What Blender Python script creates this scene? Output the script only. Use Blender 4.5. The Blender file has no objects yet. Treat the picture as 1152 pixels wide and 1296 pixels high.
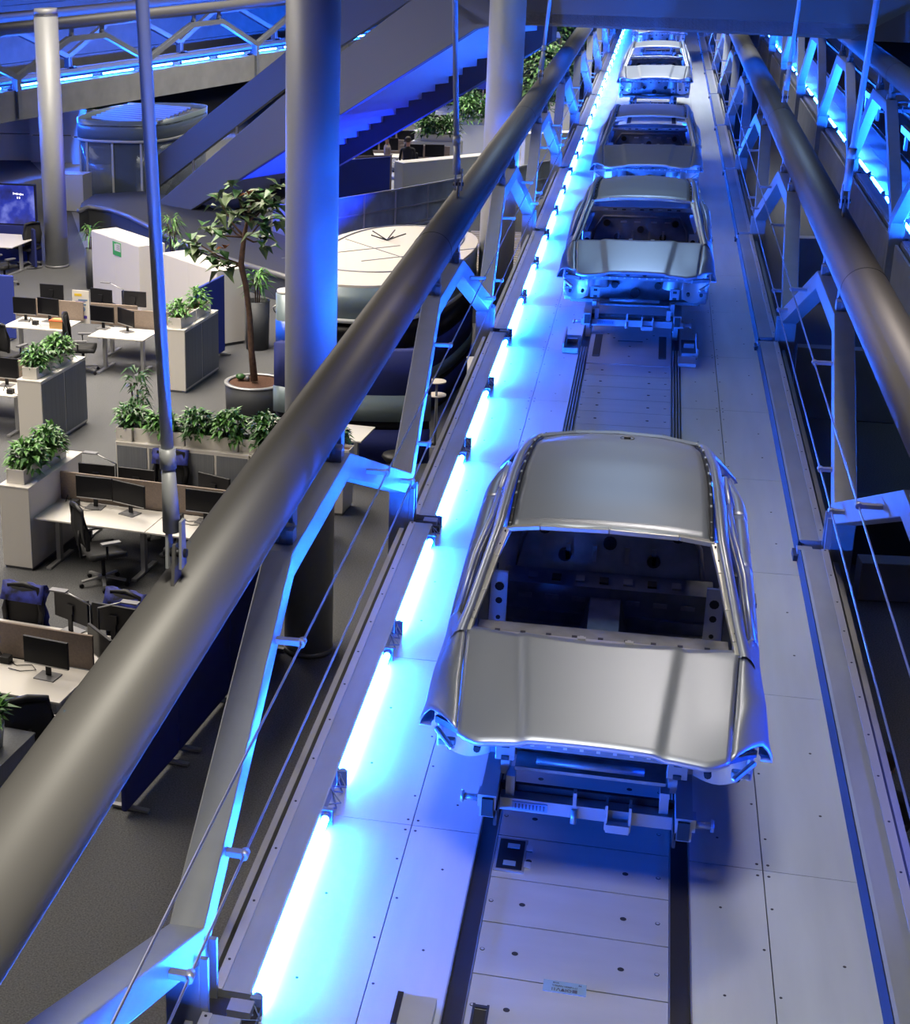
import bpy, bmesh, math, random
from math import sin, cos, pi, sqrt, atan2, radians
from mathutils import Vector, Matrix
R = random.Random(11)
SC = bpy.context.scene
COL = SC.collection

# ------------------------------------------------------------------ camera
PX, PY, FF, CH = 200.0, 648.0, 2050.0, 5.2
_v = Vector((851-PX, -125-PY, FF)).normalized()
_a = (Vector((1, 0, 0))-_v*_v.x).normalized()
_b = _v.cross(_a)
_r = radians(-1.5)
_X = _a*cos(_r)+_b*sin(_r)
_D = _X.cross(_v)
if _D.y < 0: _D = -_D
if _X.x < 0: _X = -_X
M3 = Matrix((_X, _v, -_D))
cam_data = bpy.data.cameras.new('camera')
cam = bpy.data.objects.new('camera', cam_data); COL.objects.link(cam)
rx = M3 @ Vector((1, 0, 0)); up = M3 @ Vector((0, -1, 0)); bk = M3 @ Vector((0, 0, -1))
cam.matrix_world = Matrix(((rx.x, up.x, bk.x, 0), (rx.y, up.y, bk.y, 0), (rx.z, up.z, bk.z, CH), (0, 0, 0, 1)))
cam_data.sensor_fit = 'HORIZONTAL'; cam_data.sensor_width = 36
cam_data.lens = FF/1152*36
cam_data.shift_x = (576-PX)/1152
cam_data.clip_start = .1; cam_data.clip_end = 400
SC.camera = cam
def ray(x, y): return M3 @ Vector((x-PX, y-PY, FF))
def P(x, y, z):
    d = ray(x, y); t = (z-CH)/d.z
    return Vector((d.x*t, d.y*t, z))
def onpl(x, y, X0, Y0, nx, ny):
    d = ray(x, y); t = (nx*X0+ny*Y0)/(nx*d.x+ny*d.y)
    return Vector((d.x*t, d.y*t, CH+d.z*t))

# ------------------------------------------------------------------ materials
MATS = {}
def mat(name, col, rough=.5, metal=0.0, emit=None, es=0, noise=None, bump=None, alpha=None, trans=None, spec=None):
    m = bpy.data.materials.new(name); m.use_nodes = True
    nt = m.node_tree; b = nt.nodes['Principled BSDF']
    b.inputs['Base Color'].default_value = (*col, 1)
    b.inputs['Roughness'].default_value = rough
    b.inputs['Metallic'].default_value = metal
    if spec is not None: b.inputs['Specular IOR Level'].default_value = spec
    if emit:
        b.inputs['Emission Color'].default_value = (*emit, 1); b.inputs['Emission Strength'].default_value = es
    if trans is not None:
        b.inputs['Transmission Weight'].default_value = trans
    if alpha is not None: b.inputs['Alpha'].default_value = alpha
    if noise or bump:
        tc = nt.nodes.new('ShaderNodeTexCoord')
    if noise:   # (scale, amount, stretch)
        sc, am, st = noise
        mp = nt.nodes.new('ShaderNodeMapping'); mp.inputs['Scale'].default_value = st
        n = nt.nodes.new('ShaderNodeTexNoise'); n.inputs['Scale'].default_value = sc; n.inputs['Detail'].default_value = 5
        cr = nt.nodes.new('ShaderNodeValToRGB')
        cr.color_ramp.elements[0].position = .3; cr.color_ramp.elements[1].position = .7
        cr.color_ramp.elements[0].color = (*[c*(1-am) for c in col], 1)
        cr.color_ramp.elements[1].color = (*[min(1, c*(1+am)) for c in col], 1)
        nt.links.new(tc.outputs['Object'], mp.inputs[0]); nt.links.new(mp.outputs[0], n.inputs['Vector'])
        nt.links.new(n.outputs['Fac'], cr.inputs[0]); nt.links.new(cr.outputs[0], b.inputs['Base Color'])
    if bump:
        n2 = nt.nodes.new('ShaderNodeTexNoise'); n2.inputs['Scale'].default_value = bump[0]; n2.inputs['Detail'].default_value = 3
        bp = nt.nodes.new('ShaderNodeBump'); bp.inputs['Strength'].default_value = bump[1]; bp.inputs['Distance'].default_value = .02
        nt.links.new(tc.outputs['Object'], n2.inputs['Vector']); nt.links.new(n2.outputs['Fac'], bp.inputs['Height'])
        nt.links.new(bp.outputs[0], b.inputs['Normal'])
    MATS[name] = m
    return m
ONE = (1, 1, 1)
m_tube = mat('satin_grey_paint', (.125, .12, .115), .48, .1)
m_truss = mat('truss_grey_paint', (.17, .18, .185), .45, .1, noise=(3, .06, (1, 1, 4)))
m_col = mat('column_grey_paint', (.36, .37, .38), .45, .15)
m_alu = mat('aluminium_sheet', (.46, .50, .53), .40, .5, noise=(1.3, .07, (4, .5, 1)), bump=(2.2, .05))
m_plate = mat('cover_plate_aluminium', (.47, .49, .50), .34, .6, noise=(2, .05, (1, 3, 1)))
m_curb = mat('curb_aluminium', (.28, .30, .32), .4, .5, noise=(4, .12, (1, .3, 1)))
m_dark = mat('dark_steel', (.035, .035, .04), .45, .6)
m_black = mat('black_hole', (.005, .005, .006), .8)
m_rail = mat('worn_rail_steel', (.28, .27, .26), .35, .8)
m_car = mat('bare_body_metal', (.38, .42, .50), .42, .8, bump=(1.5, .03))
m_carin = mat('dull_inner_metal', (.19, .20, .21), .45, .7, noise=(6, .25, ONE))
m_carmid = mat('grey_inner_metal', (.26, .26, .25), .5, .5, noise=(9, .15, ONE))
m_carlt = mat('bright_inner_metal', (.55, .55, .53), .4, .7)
m_skid = mat('skid_steel', (.30, .31, .34), .4, .6)
m_lamp = mat('blue_lamp_glass', (.1, .2, .5), .3, 0, emit=(.009, .115, 1.0), es=1150)
m_lampcap = mat('lamp_cap', (.10, .14, .25), .5)
m_wire = mat('stainless_wire', (.45, .45, .48), .3, .9)
m_carpet = mat('grey_carpet', (.10, .101, .103), .95, 0, noise=(60, .35, ONE), bump=(300, .3), spec=.1)
m_screed = mat('pale_screed_floor', (.22, .22, .21), .7, 0, noise=(1, .08, ONE))
m_white = mat('white_laminate', (.62, .59, .54), .5)
m_white2 = mat('cool_white_panel', (.48, .49, .47), .5)
m_tamb = mat('grey_tambour', (.14, .15, .165), .55, .1, noise=(40, .12, (1, 1, .02)))
m_part = mat('taupe_felt', (.23, .18, .145), .9, noise=(40, .1, ONE))
m_bfelt = mat('blue_felt', (.025, .045, .28), .9)
m_nfelt = mat('navy_felt', (.012, .02, .13), .85)
m_screen = mat('black_screen', (.006, .006, .008), .3, spec=.2)
m_plast = mat('black_plastic', (.010, .010, .012), .5, spec=.3)
m_mesh = mat('black_mesh_fabric', (.012, .012, .013), .8)
m_jack = mat('blue_jacket_cloth', (.02, .03, .22), .7, noise=(9, .9, ONE))
m_grey = mat('mid_grey_metal', (.20, .20, .21), .45, .4)
m_silver = mat('silver_leg', (.42, .42, .42), .4, .5)
m_soil = mat('brown_soil', (.09, .04, .022), .95, noise=(40, .4, ONE))
m_bark = mat('tree_bark', (.10, .055, .035), .9, noise=(15, .3, ONE), bump=(30, .5))
m_leafA = mat('fresh_green_leaf', (.085, .23, .04), .45, noise=(6, .4, ONE))
m_leafB = mat('dark_green_leaf', (.03, .10, .022), .4, noise=(6, .4, ONE))
m_leafC = mat('olive_leaf', (.085, .13, .05), .45, noise=(5, .35, ONE))
m_leafD = mat('brown_leaf', (.25, .09, .03), .7)
m_potd = mat('dark_grey_pot', (.05, .053, .058), .6)
m_glass = mat('smoky_glass', (.16, .20, .22), .12, .1, alpha=.45)
m_frost = mat('frosted_glass', (.28, .32, .31), .35, 0, noise=(2, .3, (1, 1, .6)), alpha=.93)
m_cream = mat('cream_roof', (.62, .57, .50), .6)
m_band = mat('grey_glass_band', (.17, .22, .24), .3, .1)
m_stair = mat('stair_grey_paint', (.115, .12, .105), .6)
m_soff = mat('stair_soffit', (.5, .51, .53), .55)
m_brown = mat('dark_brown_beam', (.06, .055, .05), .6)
m_wall = mat('far_concrete', (.20, .20, .195), .8, noise=(2, .1, ONE))
m_wood = mat('bleached_slats', (.42, .38, .30), .7)
m_green = mat('green_notice', (.04, .32, .06), .6)
m_orange = mat('orange_tray', (.75, .10, .03), .6)
m_card = mat('cardboard', (.42, .24, .09), .8)
m_skin = mat('skin', (.45, .24, .16), .6)
m_shirt = mat('beige_shirt', (.30, .24, .20), .8)
m_navy = mat('black_cloth', (.012, .012, .016), .85)
m_hair = mat('dark_brown_hair', (.03, .018, .01), .7)
m_bottle = mat('water_blue', (.02, .10, .75), .25)
m_purple = mat('purple_ink', (.08, .05, .35), .7)
m_label = mat('blue_label', (.12, .20, .34), .5)
m_ink = mat('dark_ink', (.04, .04, .06), .6)
m_yellow = mat('yellow_binder', (.65, .45, .03), .6)
# big screen picture: procedural blue nebula
def screen_mat():
    m = bpy.data.materials.new('lit_wallpaper_screen'); m.use_nodes = True
    nt = m.node_tree; b = nt.nodes['Principled BSDF']; b.inputs['Base Color'].default_value = (.01, .01, .02, 1); b.inputs['Roughness'].default_value = .2
    tc = nt.nodes.new('ShaderNodeTexCoord'); n = nt.nodes.new('ShaderNodeTexNoise'); n.inputs['Scale'].default_value = 1.6; n.inputs['Detail'].default_value = 6
    cr = nt.nodes.new('ShaderNodeValToRGB'); e = cr.color_ramp.elements
    e[0].position = .35; e[0].color = (.012, .015, .08, 1); e[1].position = .72; e[1].color = (.3, .35, .95, 1)
    k = cr.color_ramp.elements.new(.53); k.color = (.02, .04, .45, 1)
    nt.links.new(tc.outputs['Object'], n.inputs['Vector']); nt.links.new(n.outputs['Fac'], cr.inputs[0])
    nt.links.new(cr.outputs[0], b.inputs['Emission Color']); b.inputs['Emission Strength'].default_value = .9
    return m
m_nebula = screen_mat()
m_emw = mat('white_screen_text', (.8, .8, .9), .5, emit=(.8, .8, 1), es=1)

# ------------------------------------------------------------------ mesh builder
class MB:
    def __init__(s): s.v = []; s.f = []; s.m = []; s.sm = []; s.mats = []
    def mi(s, m):
        if m not in s.mats: s.mats.append(m)
        return s.mats.index(m)
    def add(s, vs, fs, m, smooth=False):
        o = len(s.v); s.v += [tuple(p) for p in vs]; k = s.mi(m)
        for f in fs: s.f.append(tuple(i+o for i in f)); s.m.append(k); s.sm.append(smooth)
        return s
    def box(s, c, d, m, rz=0, rot=None):
        x, y, z = d[0]/2, d[1]/2, d[2]/2
        q = rot if rot is not None else Matrix.Rotation(rz, 3, 'Z')
        vs = [q @ Vector((a*x, b*y, e*z))+Vector(c) for e in (-1, 1) for a, b in ((-1, -1), (1, -1), (1, 1), (-1, 1))]
        return s.add(vs, [(3, 2, 1, 0), (4, 5, 6, 7), (0, 1, 5, 4), (1, 2, 6, 5), (2, 3, 7, 6), (3, 0, 4, 7)], m)
    def bar(s, a, b, w, h, m, upv=(0, 0, 1)):      # rectangular bar a->b, w sideways, h along up
        a = Vector(a); b = Vector(b); d = (b-a).normalized(); sd = d.cross(Vector(upv))
        if sd.length < 1e-4: sd = Vector((1, 0, 0))
        sd.normalize(); u = sd.cross(d)
        vs = [p+sd*(i*w/2)+u*(j*h/2) for p in (a, b) for i, j in ((-1, -1), (1, -1), (1, 1), (-1, 1))]
        return s.add(vs, [(0, 1, 2, 3), (7, 6, 5, 4), (0, 4, 5, 1), (1, 5, 6, 2), (2, 6, 7, 3), (3, 7, 4, 0)], m)
    def cyl(s, a, b, r, m, n=12, r2=None, caps=True):
        a = Vector(a); b = Vector(b); d = (b-a).normalized(); t = Vector((0, 0, 1)) if abs(d.z) < .9 else Vector((1, 0, 0))
        u = d.cross(t).normalized(); w = d.cross(u); r2 = r if r2 is None else r2
        vs = [a+(u*cos(2*pi*i/n)+w*sin(2*pi*i/n))*r for i in range(n)]+[b+(u*cos(2*pi*i/n)+w*sin(2*pi*i/n))*r2 for i in range(n)]
        s.add(vs, [(i, i+n, (i+1) % n+n, (i+1) % n) for i in range(n)], m, True)
        if caps: s.add(vs, [tuple(range(n)), tuple(range(2*n-1, n-1, -1))], m)
        return s
    def path(s, pts, r, m, n=8, taper=None):
        pts = [Vector(p) for p in pts]; rings = []
        for i, p in enumerate(pts):
            d = (pts[min(i+1, len(pts)-1)]-pts[max(i-1, 0)]).normalized()
            t = Vector((0, 0, 1)) if abs(d.z) < .95 else Vector((1, 0, 0))
            u = d.cross(t).normalized(); w = d.cross(u); rr = r if taper is None else r*taper[i]
            rings.append([p+(u*cos(2*pi*k/n)+w*sin(2*pi*k/n))*rr for k in range(n)])
        vs = [q for rg in rings for q in rg]; fs = []
        for i in range(len(pts)-1):
            for k in range(n): fs.append((i*n+k, i*n+n+k, i*n+n+(k+1) % n, i*n+(k+1) % n))
        fs += [tuple(range(n)), tuple(range((len(pts))*n-1, (len(pts)-1)*n-1, -1))]
        return s.add(vs, fs, m, True)
    def lathe(s, prof, c, m, n=32, sx=1, sy=1):
        vs = [(c[0]+r*cos(2*pi*k/n)*sx, c[1]+r*sin(2*pi*k/n)*sy, c[2]+z) for r, z in prof for k in range(n)]
        fs = [(i*n+k, i*n+(k+1) % n, (i+1)*n+(k+1) % n, (i+1)*n+k) for i in range(len(prof)-1) for k in range(n)]
        return s.add(vs, fs, m, True)
    def grid(s, rows, m, smooth=True, closed=False):
        nc = len(rows[0]); vs = [p for r in rows for p in r]
        fs = [(i*nc+j, i*nc+(j+1) % nc, (i+1)*nc+(j+1) % nc, (i+1)*nc+j) for i in range(len(rows)-1) for j in range(nc if closed else nc-1)]
        return s.add(vs, fs, m, smooth)
    def prism(s, poly, off, m, smooth=False):      # 3D polygon extruded by vector off
        n = len(poly); o = Vector(off); p = [Vector(q) for q in poly]
        vs = p+[q+o for q in p]
        s.add(vs, [tuple(range(n-1, -1, -1)), tuple(range(n, 2*n))], m)
        return s.add(vs, [(i, (i+1) % n, (i+1) % n+n, i+n) for i in range(n)], m, smooth)
    def ball(s, c, r, m, n=10, sc=(1, 1, 1)):
        k = n//2+1
        prof = [(sin(pi*i/k), -cos(pi*i/k)) for i in range(k+1)]
        vs = [(c[0]+r*a*cos(2*pi*j/n)*sc[0], c[1]+r*a*sin(2*pi*j/n)*sc[1], c[2]+r*b*sc[2]) for a, b in prof for j in range(n)]
        fs = [(i*n+j, i*n+(j+1) % n, (i+1)*n+(j+1) % n, (i+1)*n+j) for i in range(k) for j in range(n)]
        return s.add(vs, fs, m, True)
    def build(s, name, parent=None, solid=0, bevel=0, sub=0, label=None):
        me = bpy.data.meshes.new(name); me.from_pydata(s.v, [], s.f)
        for m in s.mats: me.materials.append(m)
        for i, p in enumerate(me.polygons): p.material_index = s.m[i]; p.use_smooth = s.sm[i]
        bm = bmesh.new(); bm.from_mesh(me)
        bmesh.ops.remove_doubles(bm, verts=bm.verts, dist=1e-5)
        if not solid: bmesh.ops.recalc_face_normals(bm, faces=bm.faces)
        bm.to_mesh(me); bm.free()
        o = bpy.data.objects.new(name, me); COL.objects.link(o)
        if parent: o.parent = parent
        if sub: q = o.modifiers.new('s', 'SUBSURF'); q.levels = sub; q.render_levels = sub
        if solid: q = o.modifiers.new('t', 'SOLIDIFY'); q.thickness = solid; q.offset = -1
        if bevel: q = o.modifiers.new('b', 'BEVEL'); q.width = bevel; q.segments = 2; q.limit_method = 'ANGLE'
        if label: o['label'] = label
        return o
def thing(name, label, cat, loc=(0, 0, 0), rz=0, group=None):
    o = bpy.data.objects.new(name, None); COL.objects.link(o); o.empty_display_size = .1
    o.location = loc; o.rotation_euler = (0, 0, rz)
    return tag(o, label, cat, group)
def tag(o, label, cat, group=None, kind=None):
    o['label'] = label; o['category'] = cat
    if group: o['group'] = group
    if kind: o['kind'] = kind
    return o
def struct(o): o['kind'] = 'structure'; return o
KIDS = {}
def kids(o): return [c for c in COL.objects if c.parent == o]
def dup(o, loc=None, rz=None, label=None, group=None, name=None):
    def cp(x, par):
        c = x.copy(); COL.objects.link(c)
        if par: c.parent = par
        for k in kids(x): cp(k, c)
        return c
    r = cp(o, None)
    if loc is not None: r.location = loc
    if rz is not None: r.rotation_euler = (0, 0, rz)
    if label: r['label'] = label
    if group: r['group'] = group
    return r
ORD = ['first', 'second', 'third', 'fourth', 'fifth', 'sixth', 'seventh', 'eighth', 'ninth', 'tenth', 'eleventh', 'twelfth', 'thirteenth', 'fourteenth', 'fifteenth', 'sixteenth', 'seventeenth', 'eighteenth', 'nineteenth', 'twentieth']
XC = -.085            # bridge centre line
N0, BAY = 6.53, 7.08  # truss node grid

# ================================================================== SETTING
FZ = -3.0
mb = MB(); mb.box((-13, 50, FZ-.1), (60, 120, .2), m_carpet); floor = struct(mb.build('floor'))
mb = MB(); mb.box((18+.2, 50, FZ-.1), (2.4, 120, .2), m_black)
# paler stone aisle strips inlaid in the carpet
mb = MB()
a = [P(150, 300, FZ), P(60, 240, FZ), P(240, 205, FZ), P(330, 240, FZ)]
mb.prism([Vector((p.x, p.y, FZ+.002)) for p in (P(120, 350, FZ), P(84, 250, FZ), P(40, 205, FZ), P(110, 190, FZ), P(240, 195, FZ), P(200, 260, FZ))], (0, 0, .006), m_screed)
struct(mb.build('floor_aisle'))
mb = MB()
mb.prism([Vector((p.x, p.y, FZ+.002)) for p in (P(345, 300, FZ), P(720, 255, FZ), P(720, 150, FZ), P(345, 262, FZ))], (0, 0, .006), m_screed)
struct(mb.build('floor_terrace'))
mb = MB(); mb.box((-13, 110, 4), (60, .4, 14.4), m_wall); struct(mb.build('wall_back'))
mb = MB(); mb.box((-43, 50, 4), (.4, 120, 14.4), m_wall); struct(mb.build('wall_left'))
mb = MB(); mb.box((17, 50, 4), (.4, 120, 14.4), m_wall); struct(mb.build('wall_right'))

# ================================================================== CONVEYOR BRIDGES
def conveyor_deck(label, xc, y0, y1, near=True, rz=0, loc=(0, 0, 0)):
    t = thing('conveyor_deck', label, 'conveyor bridge', loc, rz)
    for s in (-1, 1):
        # side sheets laid in bays with fine joints
        yy = y0; k = 0
        mb = MB()
        seams = [y0]
        w0, w1 = .60, 1.54
        ys = [y for y in (1.5, 3.88, 6.24, 8.58, 10.9, 13.2, 15.6, 17.9, 20.2, 22.6, 25, 27.4, 30, 34, 38, 44, 50, 58, 66, 74, 82) if y0 < y < y1]
        ys = [y0]+ys+[y1]
        for i in range(len(ys)-1):
            for (xa, xb) in ((w0, 1.0), (1.0, w1)):
                g = .003
                mb.box((xc+s*(xa+xb)/2, (ys[i]+ys[i+1])/2, -.01), (xb-xa-g*2, ys[i+1]-ys[i]-2*g, .02), m_alu)
        if near:
            for i in range(len(ys)-1):
                if ys[i] > 24 or ys[i] < 5: continue
                for dy in (.06, -.06):
                    for x in (.97, 1.03):
                        mb.cyl((xc+s*x, ys[i]+dy, 0), (xc+s*x, ys[i]+dy, .002), .009, m_dark, 8)
                for q in range(5):
                    mb.cyl((xc+s*(.97 if q % 2 else 1.03), ys[i]+.35+q*.4, 0), (xc+s*(.97 if q % 2 else 1.03), ys[i]+.35+q*.4, .002), .008, m_dark, 8)
                    if q % 2: mb.cyl((xc+s*1.36, ys[i]+.3+q*.4, 0), (xc+s*1.36, ys[i]+.3+q*.4, .002), .009, m_dark, 8)
                    else: mb.cyl((xc+s*.76, ys[i]+.3+q*.4, 0), (xc+s*.76, ys[i]+.3+q*.4, .002), .008, m_dark, 8)
        mb.build('side_sheet', t)
    mb = MB(); mb.box((xc, (y0+y1)/2, -.16), (3.1, y1-y0, .10), m_dark); mb.build('deck_core', t)
    # track channels with inner and outer lips
    for s in (-1, 1):
        mb = MB()
        mb.box((xc+s*.545, (y0+y1)/2, -.085), (.10, y1-y0, .05), m_dark)
        mb.box((xc+s*.598, (y0+y1)/2, -.028), (.008, y1-y0, .07), m_rail)
        mb.box((xc+s*.492, (y0+y1)/2, -.028), (.006, y1-y0, .07), m_rail)
        mb.build('track_channel', t)
        if near:
            mb = MB()
            for x in (.515, .545, .575): mb.box((xc+s*x, 16.1, -.01), (.016, 9.9-1.4, .05), m_rail)
            mb.build('guide_rail', t)
    for s in (-1, 1):
        mb = MB()
        mb.box((xc+s*1.80, (y0+y1)/2, -.45), (.04, y1-y0, .95), m_wall)
        mb.box((xc+s*1.70, (y0+y1)/2, -.90), (.22, y1-y0, .05), m_wall)
        mb.build('side_fascia', t)
    return t
deck = conveyor_deck('long grey aluminium conveyor deck carrying the line of silver car bodies', XC, 1.5, 98)
# centre cover plates
ys = [5.30, 5.76, 6.24, 6.72, 7.21, 7.69, 8.14, 8.60]
while ys[-1] < 19.2: ys.append(ys[-1]+.50)
for i in range(len(ys)-1):
    ya, yb = ys[i], ys[i+1]
    mb = MB(); mb.box((XC, (ya+yb)/2, -.012), (.972, yb-ya-.010, .024), m_plate)
    yc = (ya+yb)/2-.02
    for x in (-.29, .25):
        mb.cyl((XC+x, yc, 0), (XC+x, yc, .0015), .017, m_black, 14)
    for x in (-.46, .43):
        mb.cyl((XC+x, yc, 0), (XC+x, yc, .003), .013, m_dark, 12); mb.cyl((XC+x, yc, .003), (XC+x, yc, .004), .009, m_plate, 12)
    mb.build('cover_plate', deck)
mb = MB(); mb.box((XC, (ys[-1]+21.3)/2+.005, -.01), (.972, 21.3-ys[-1], .03), m_plate)
for x in (-.39, .39): mb.box((XC+x, 20.5, .006), (.09, 1.1, .004), m_black); mb.box((XC+x, 19.96, .008), (.08, .05, .006), m_dark)
for x, y in ((-.2, 20.9), (.2, 20.9), (0, 20.5), (0, 20.0), (-.28, 21.1), (.28, 21.1)): mb.cyl((XC+x, y, .005), (XC+x, y, .007), .015, m_black, 8)
mb.box((XC, 20.75, .008), (.3, .02, .004), m_dark)
mb.build('station_plate', deck)
mb = MB(); mb.box((XC, (21.3+98)/2, -.012), (.972, 98-21.32, .024), m_plate); mb.build('far_cover_strip', deck)
# inspection hatch
mb = MB()
hx, hy = -.48, 8.385
mb.box((hx, hy, .004), (.175, .36, .01), m_grey); mb.box((hx, hy, .010), (.145, .32, .004), m_screen)
for dy in (.09, -.09): mb.box((hx+.10, hy+dy, .006), (.035, .06, .012), m_plate)
mb.box((hx+.01, hy+.09, .013), (.07, .05, .002), m_band); mb.box((hx+.0, hy-.10, .013), (.07, .05, .002), m_band)
mb.build('inspection_window', deck)
def text_part(s, name, size, loc, rot, m, parent, ext=.0005, align='CENTER', label=None):
    cu = bpy.data.curves.new(name, 'FONT'); cu.body = s; cu.size = size; cu.extrude = ext; cu.align_x = align; cu.align_y = 'CENTER'; cu.offset = size*.02
    o = bpy.data.objects.new(name, cu); COL.objects.link(o); o.location = loc; o.rotation_euler = rot
    cu.materials.append(m); o.parent = parent
    dg = bpy.context.evaluated_depsgraph_get(); dg.update()
    me = bpy.data.meshes.new_from_object(o.evaluated_get(dg)); me.materials.clear(); me.materials.append(m)
    q = bpy.data.objects.new(name, me); COL.objects.link(q); q.location = loc; q.rotation_euler = rot; q.parent = parent
    bpy.data.objects.remove(o)
    return q
# small blue-grey rating plate, upside down towards the camera
mb = MB(); mb.box((-.105, 7.198, .002), (.215, .095, .004), m_label); lp = mb.build('rating_plate', deck)
text_part('I1\u039b\u0394IO\u25a0', 'plate_text', .032, (-.105, 7.172, .0045), (0, 0, 0), m_ink, lp); text_part('DNA', 'plate_text', .014, (-.15, 7.228, .0045), (0, 0, 0), m_ink, lp); text_part('36', 'plate_text', .016, (-.03, 7.228, .0045), (0, 0, 0), m_ink, lp)
text_part('T/007\u039b/120071-1/', 'plate_text', .017, (-.105, 7.203, .0045), (0, 0, 0), m_ink, lp)
mb = MB()
for x in (-.535, -.465): mb.box((x, 6.80, .004), (.012, .30, .012), m_dark)
mb.box((-.50, 6.78, .003), (.06, .26, .004), m_black); mb.box((-.50, 6.93, .006), (.075, .02, .012), m_dark)
mb.build('slot_opening', deck)
mb = MB(); mb.box((-.80, 6.70, .03), (.17, .34, .06), m_plate); mb.box((-.895, 6.74, .035), (.03, .26, .07), m_dark); mb.build('end_stop', deck)
# side stop boxes in front of the second body
for s in (-1, 1):
    mb = MB(); x = XC+s*.70
    mb.box((x, 20.45, .012), (.18, .86, .024), m_dark); mb.box((x+s*.09, 20.45, .07), (.02, .86, .12), m_skid)
    mb.box((x, 20.03, .04), (.18, .03, .06), m_skid); mb.box((x, 20.5, .05), (.12, .06, .05), m_wire)
    if s > 0: mb.box((x-.03, 19.8, .02), (.2, .34, .05), m_plate)
    mb.build('stop_housing', deck)

def curbs(xc, y_nodes, side_name, sides=(-1, 1), rot=None, tail=''):
    out = []
    for s in sides:
        for i in range(len(y_nodes)-1):
            ya, yb = y_nodes[i]+.10, y_nodes[i+1]-.10
            mb = MB()
            ch = .125 if s > 0 else .088
            mb.prism([(xc+s*(1.60 if s > 0 else 1.53), ya, .0), (xc+s*(1.52 if s > 0 else 1.53), ya, ch-.003), (xc+s*1.54, ya, ch), (xc+s*1.70, ya, ch), (xc+s*1.74, ya, ch-.02), (xc+s*1.74, ya, -.05), (xc+s*1.62, ya, -.05)], (0, yb-ya, 0), m_curb)
            if s > 0: mb.prism([(xc+1.50, ya, .0), (xc+1.516, ya, .112), (xc+1.56, ya, .09), (xc+1.60, ya, .0)], (0, yb-ya, 0), m_black)  # black strip standing in for the shade under the curb lip
            mb.box((xc+s*1.705, (ya+yb)/2, ch+.003), (.05, yb-ya, .006), m_silver)
            k = 0
            y = ya+.25
            while y < yb and y < 30:
                mb.cyl((xc+s*1.705, y, ch+.006), (xc+s*1.705, y, ch+.009), .008, m_dark, 8); y += .55
            o = mb.build('edge_curb')
            tag(o, 'grey metal edge curb, %s from the camera, %s side of %s' % (ORD[i], 'left' if s < 0 else 'right', side_name), 'curb', 'edge curbs of '+side_name)
            out.append(o)
    return out
nodes = [N0+BAY*i for i in range(-1, 13)]
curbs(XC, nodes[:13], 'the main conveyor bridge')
def main_lamps():
    t = thing('fluorescent_lamp', 'x', 'lamp', (XC-1.50, 0, 0))
    mb = MB(); mb.cyl((0, 0, .062), (0, 1.76, .062), .022, m_lamp, 12); mb.build('lamp_tube', t)
    for ya, yb, yc in ((-.06, 0, -.06), (1.76, 1.82, 1.82)):
        mb = MB(); mb.cyl((0, ya, .062), (0, yb, .062), .026, m_lampcap, 10); mb.box((.005, yc, .05), (.06, .03, .10), m_lampcap); mb.build('lamp_holder', t)
    mb = MB()
    pts = [(0.0, 1.86, .07), (.03, 1.96, .03), (-.02, 2.1, .06), (.03, 2.17, .02), (-.01, 2.24, .06), (0, 2.30, .08)]
    mb.path(pts, .006, m_lampcap, 6); mb.path([(p[0]+.03*sin(i*2.3), p[1]+.03, p[2]+.02) for i, p in enumerate(pts)], .005, m_lampcap, 6); mb.build('lamp_cable', t)
    return t
lamp0 = main_lamps()
k = 0
for i in range(-1, 36):
    y = 6.66+2.36*i
    o = lamp0 if i == -1 else dup(lamp0)
    o.location = (XC-1.50, y, 0)
    if i < 19 and i >= 0: o['label'] = 'glowing blue fluorescent tube, %s from the camera along the main deck edge' % ORD[i]
    elif i < 0: o['label'] = 'glowing blue fluorescent tube at the near end of the deck edge, below the frame'
    else: o['label'] = 'glowing blue fluorescent tube in the far merged row beyond the third silver car body'
    o['group'] = 'blue lamps along the main deck'

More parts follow.
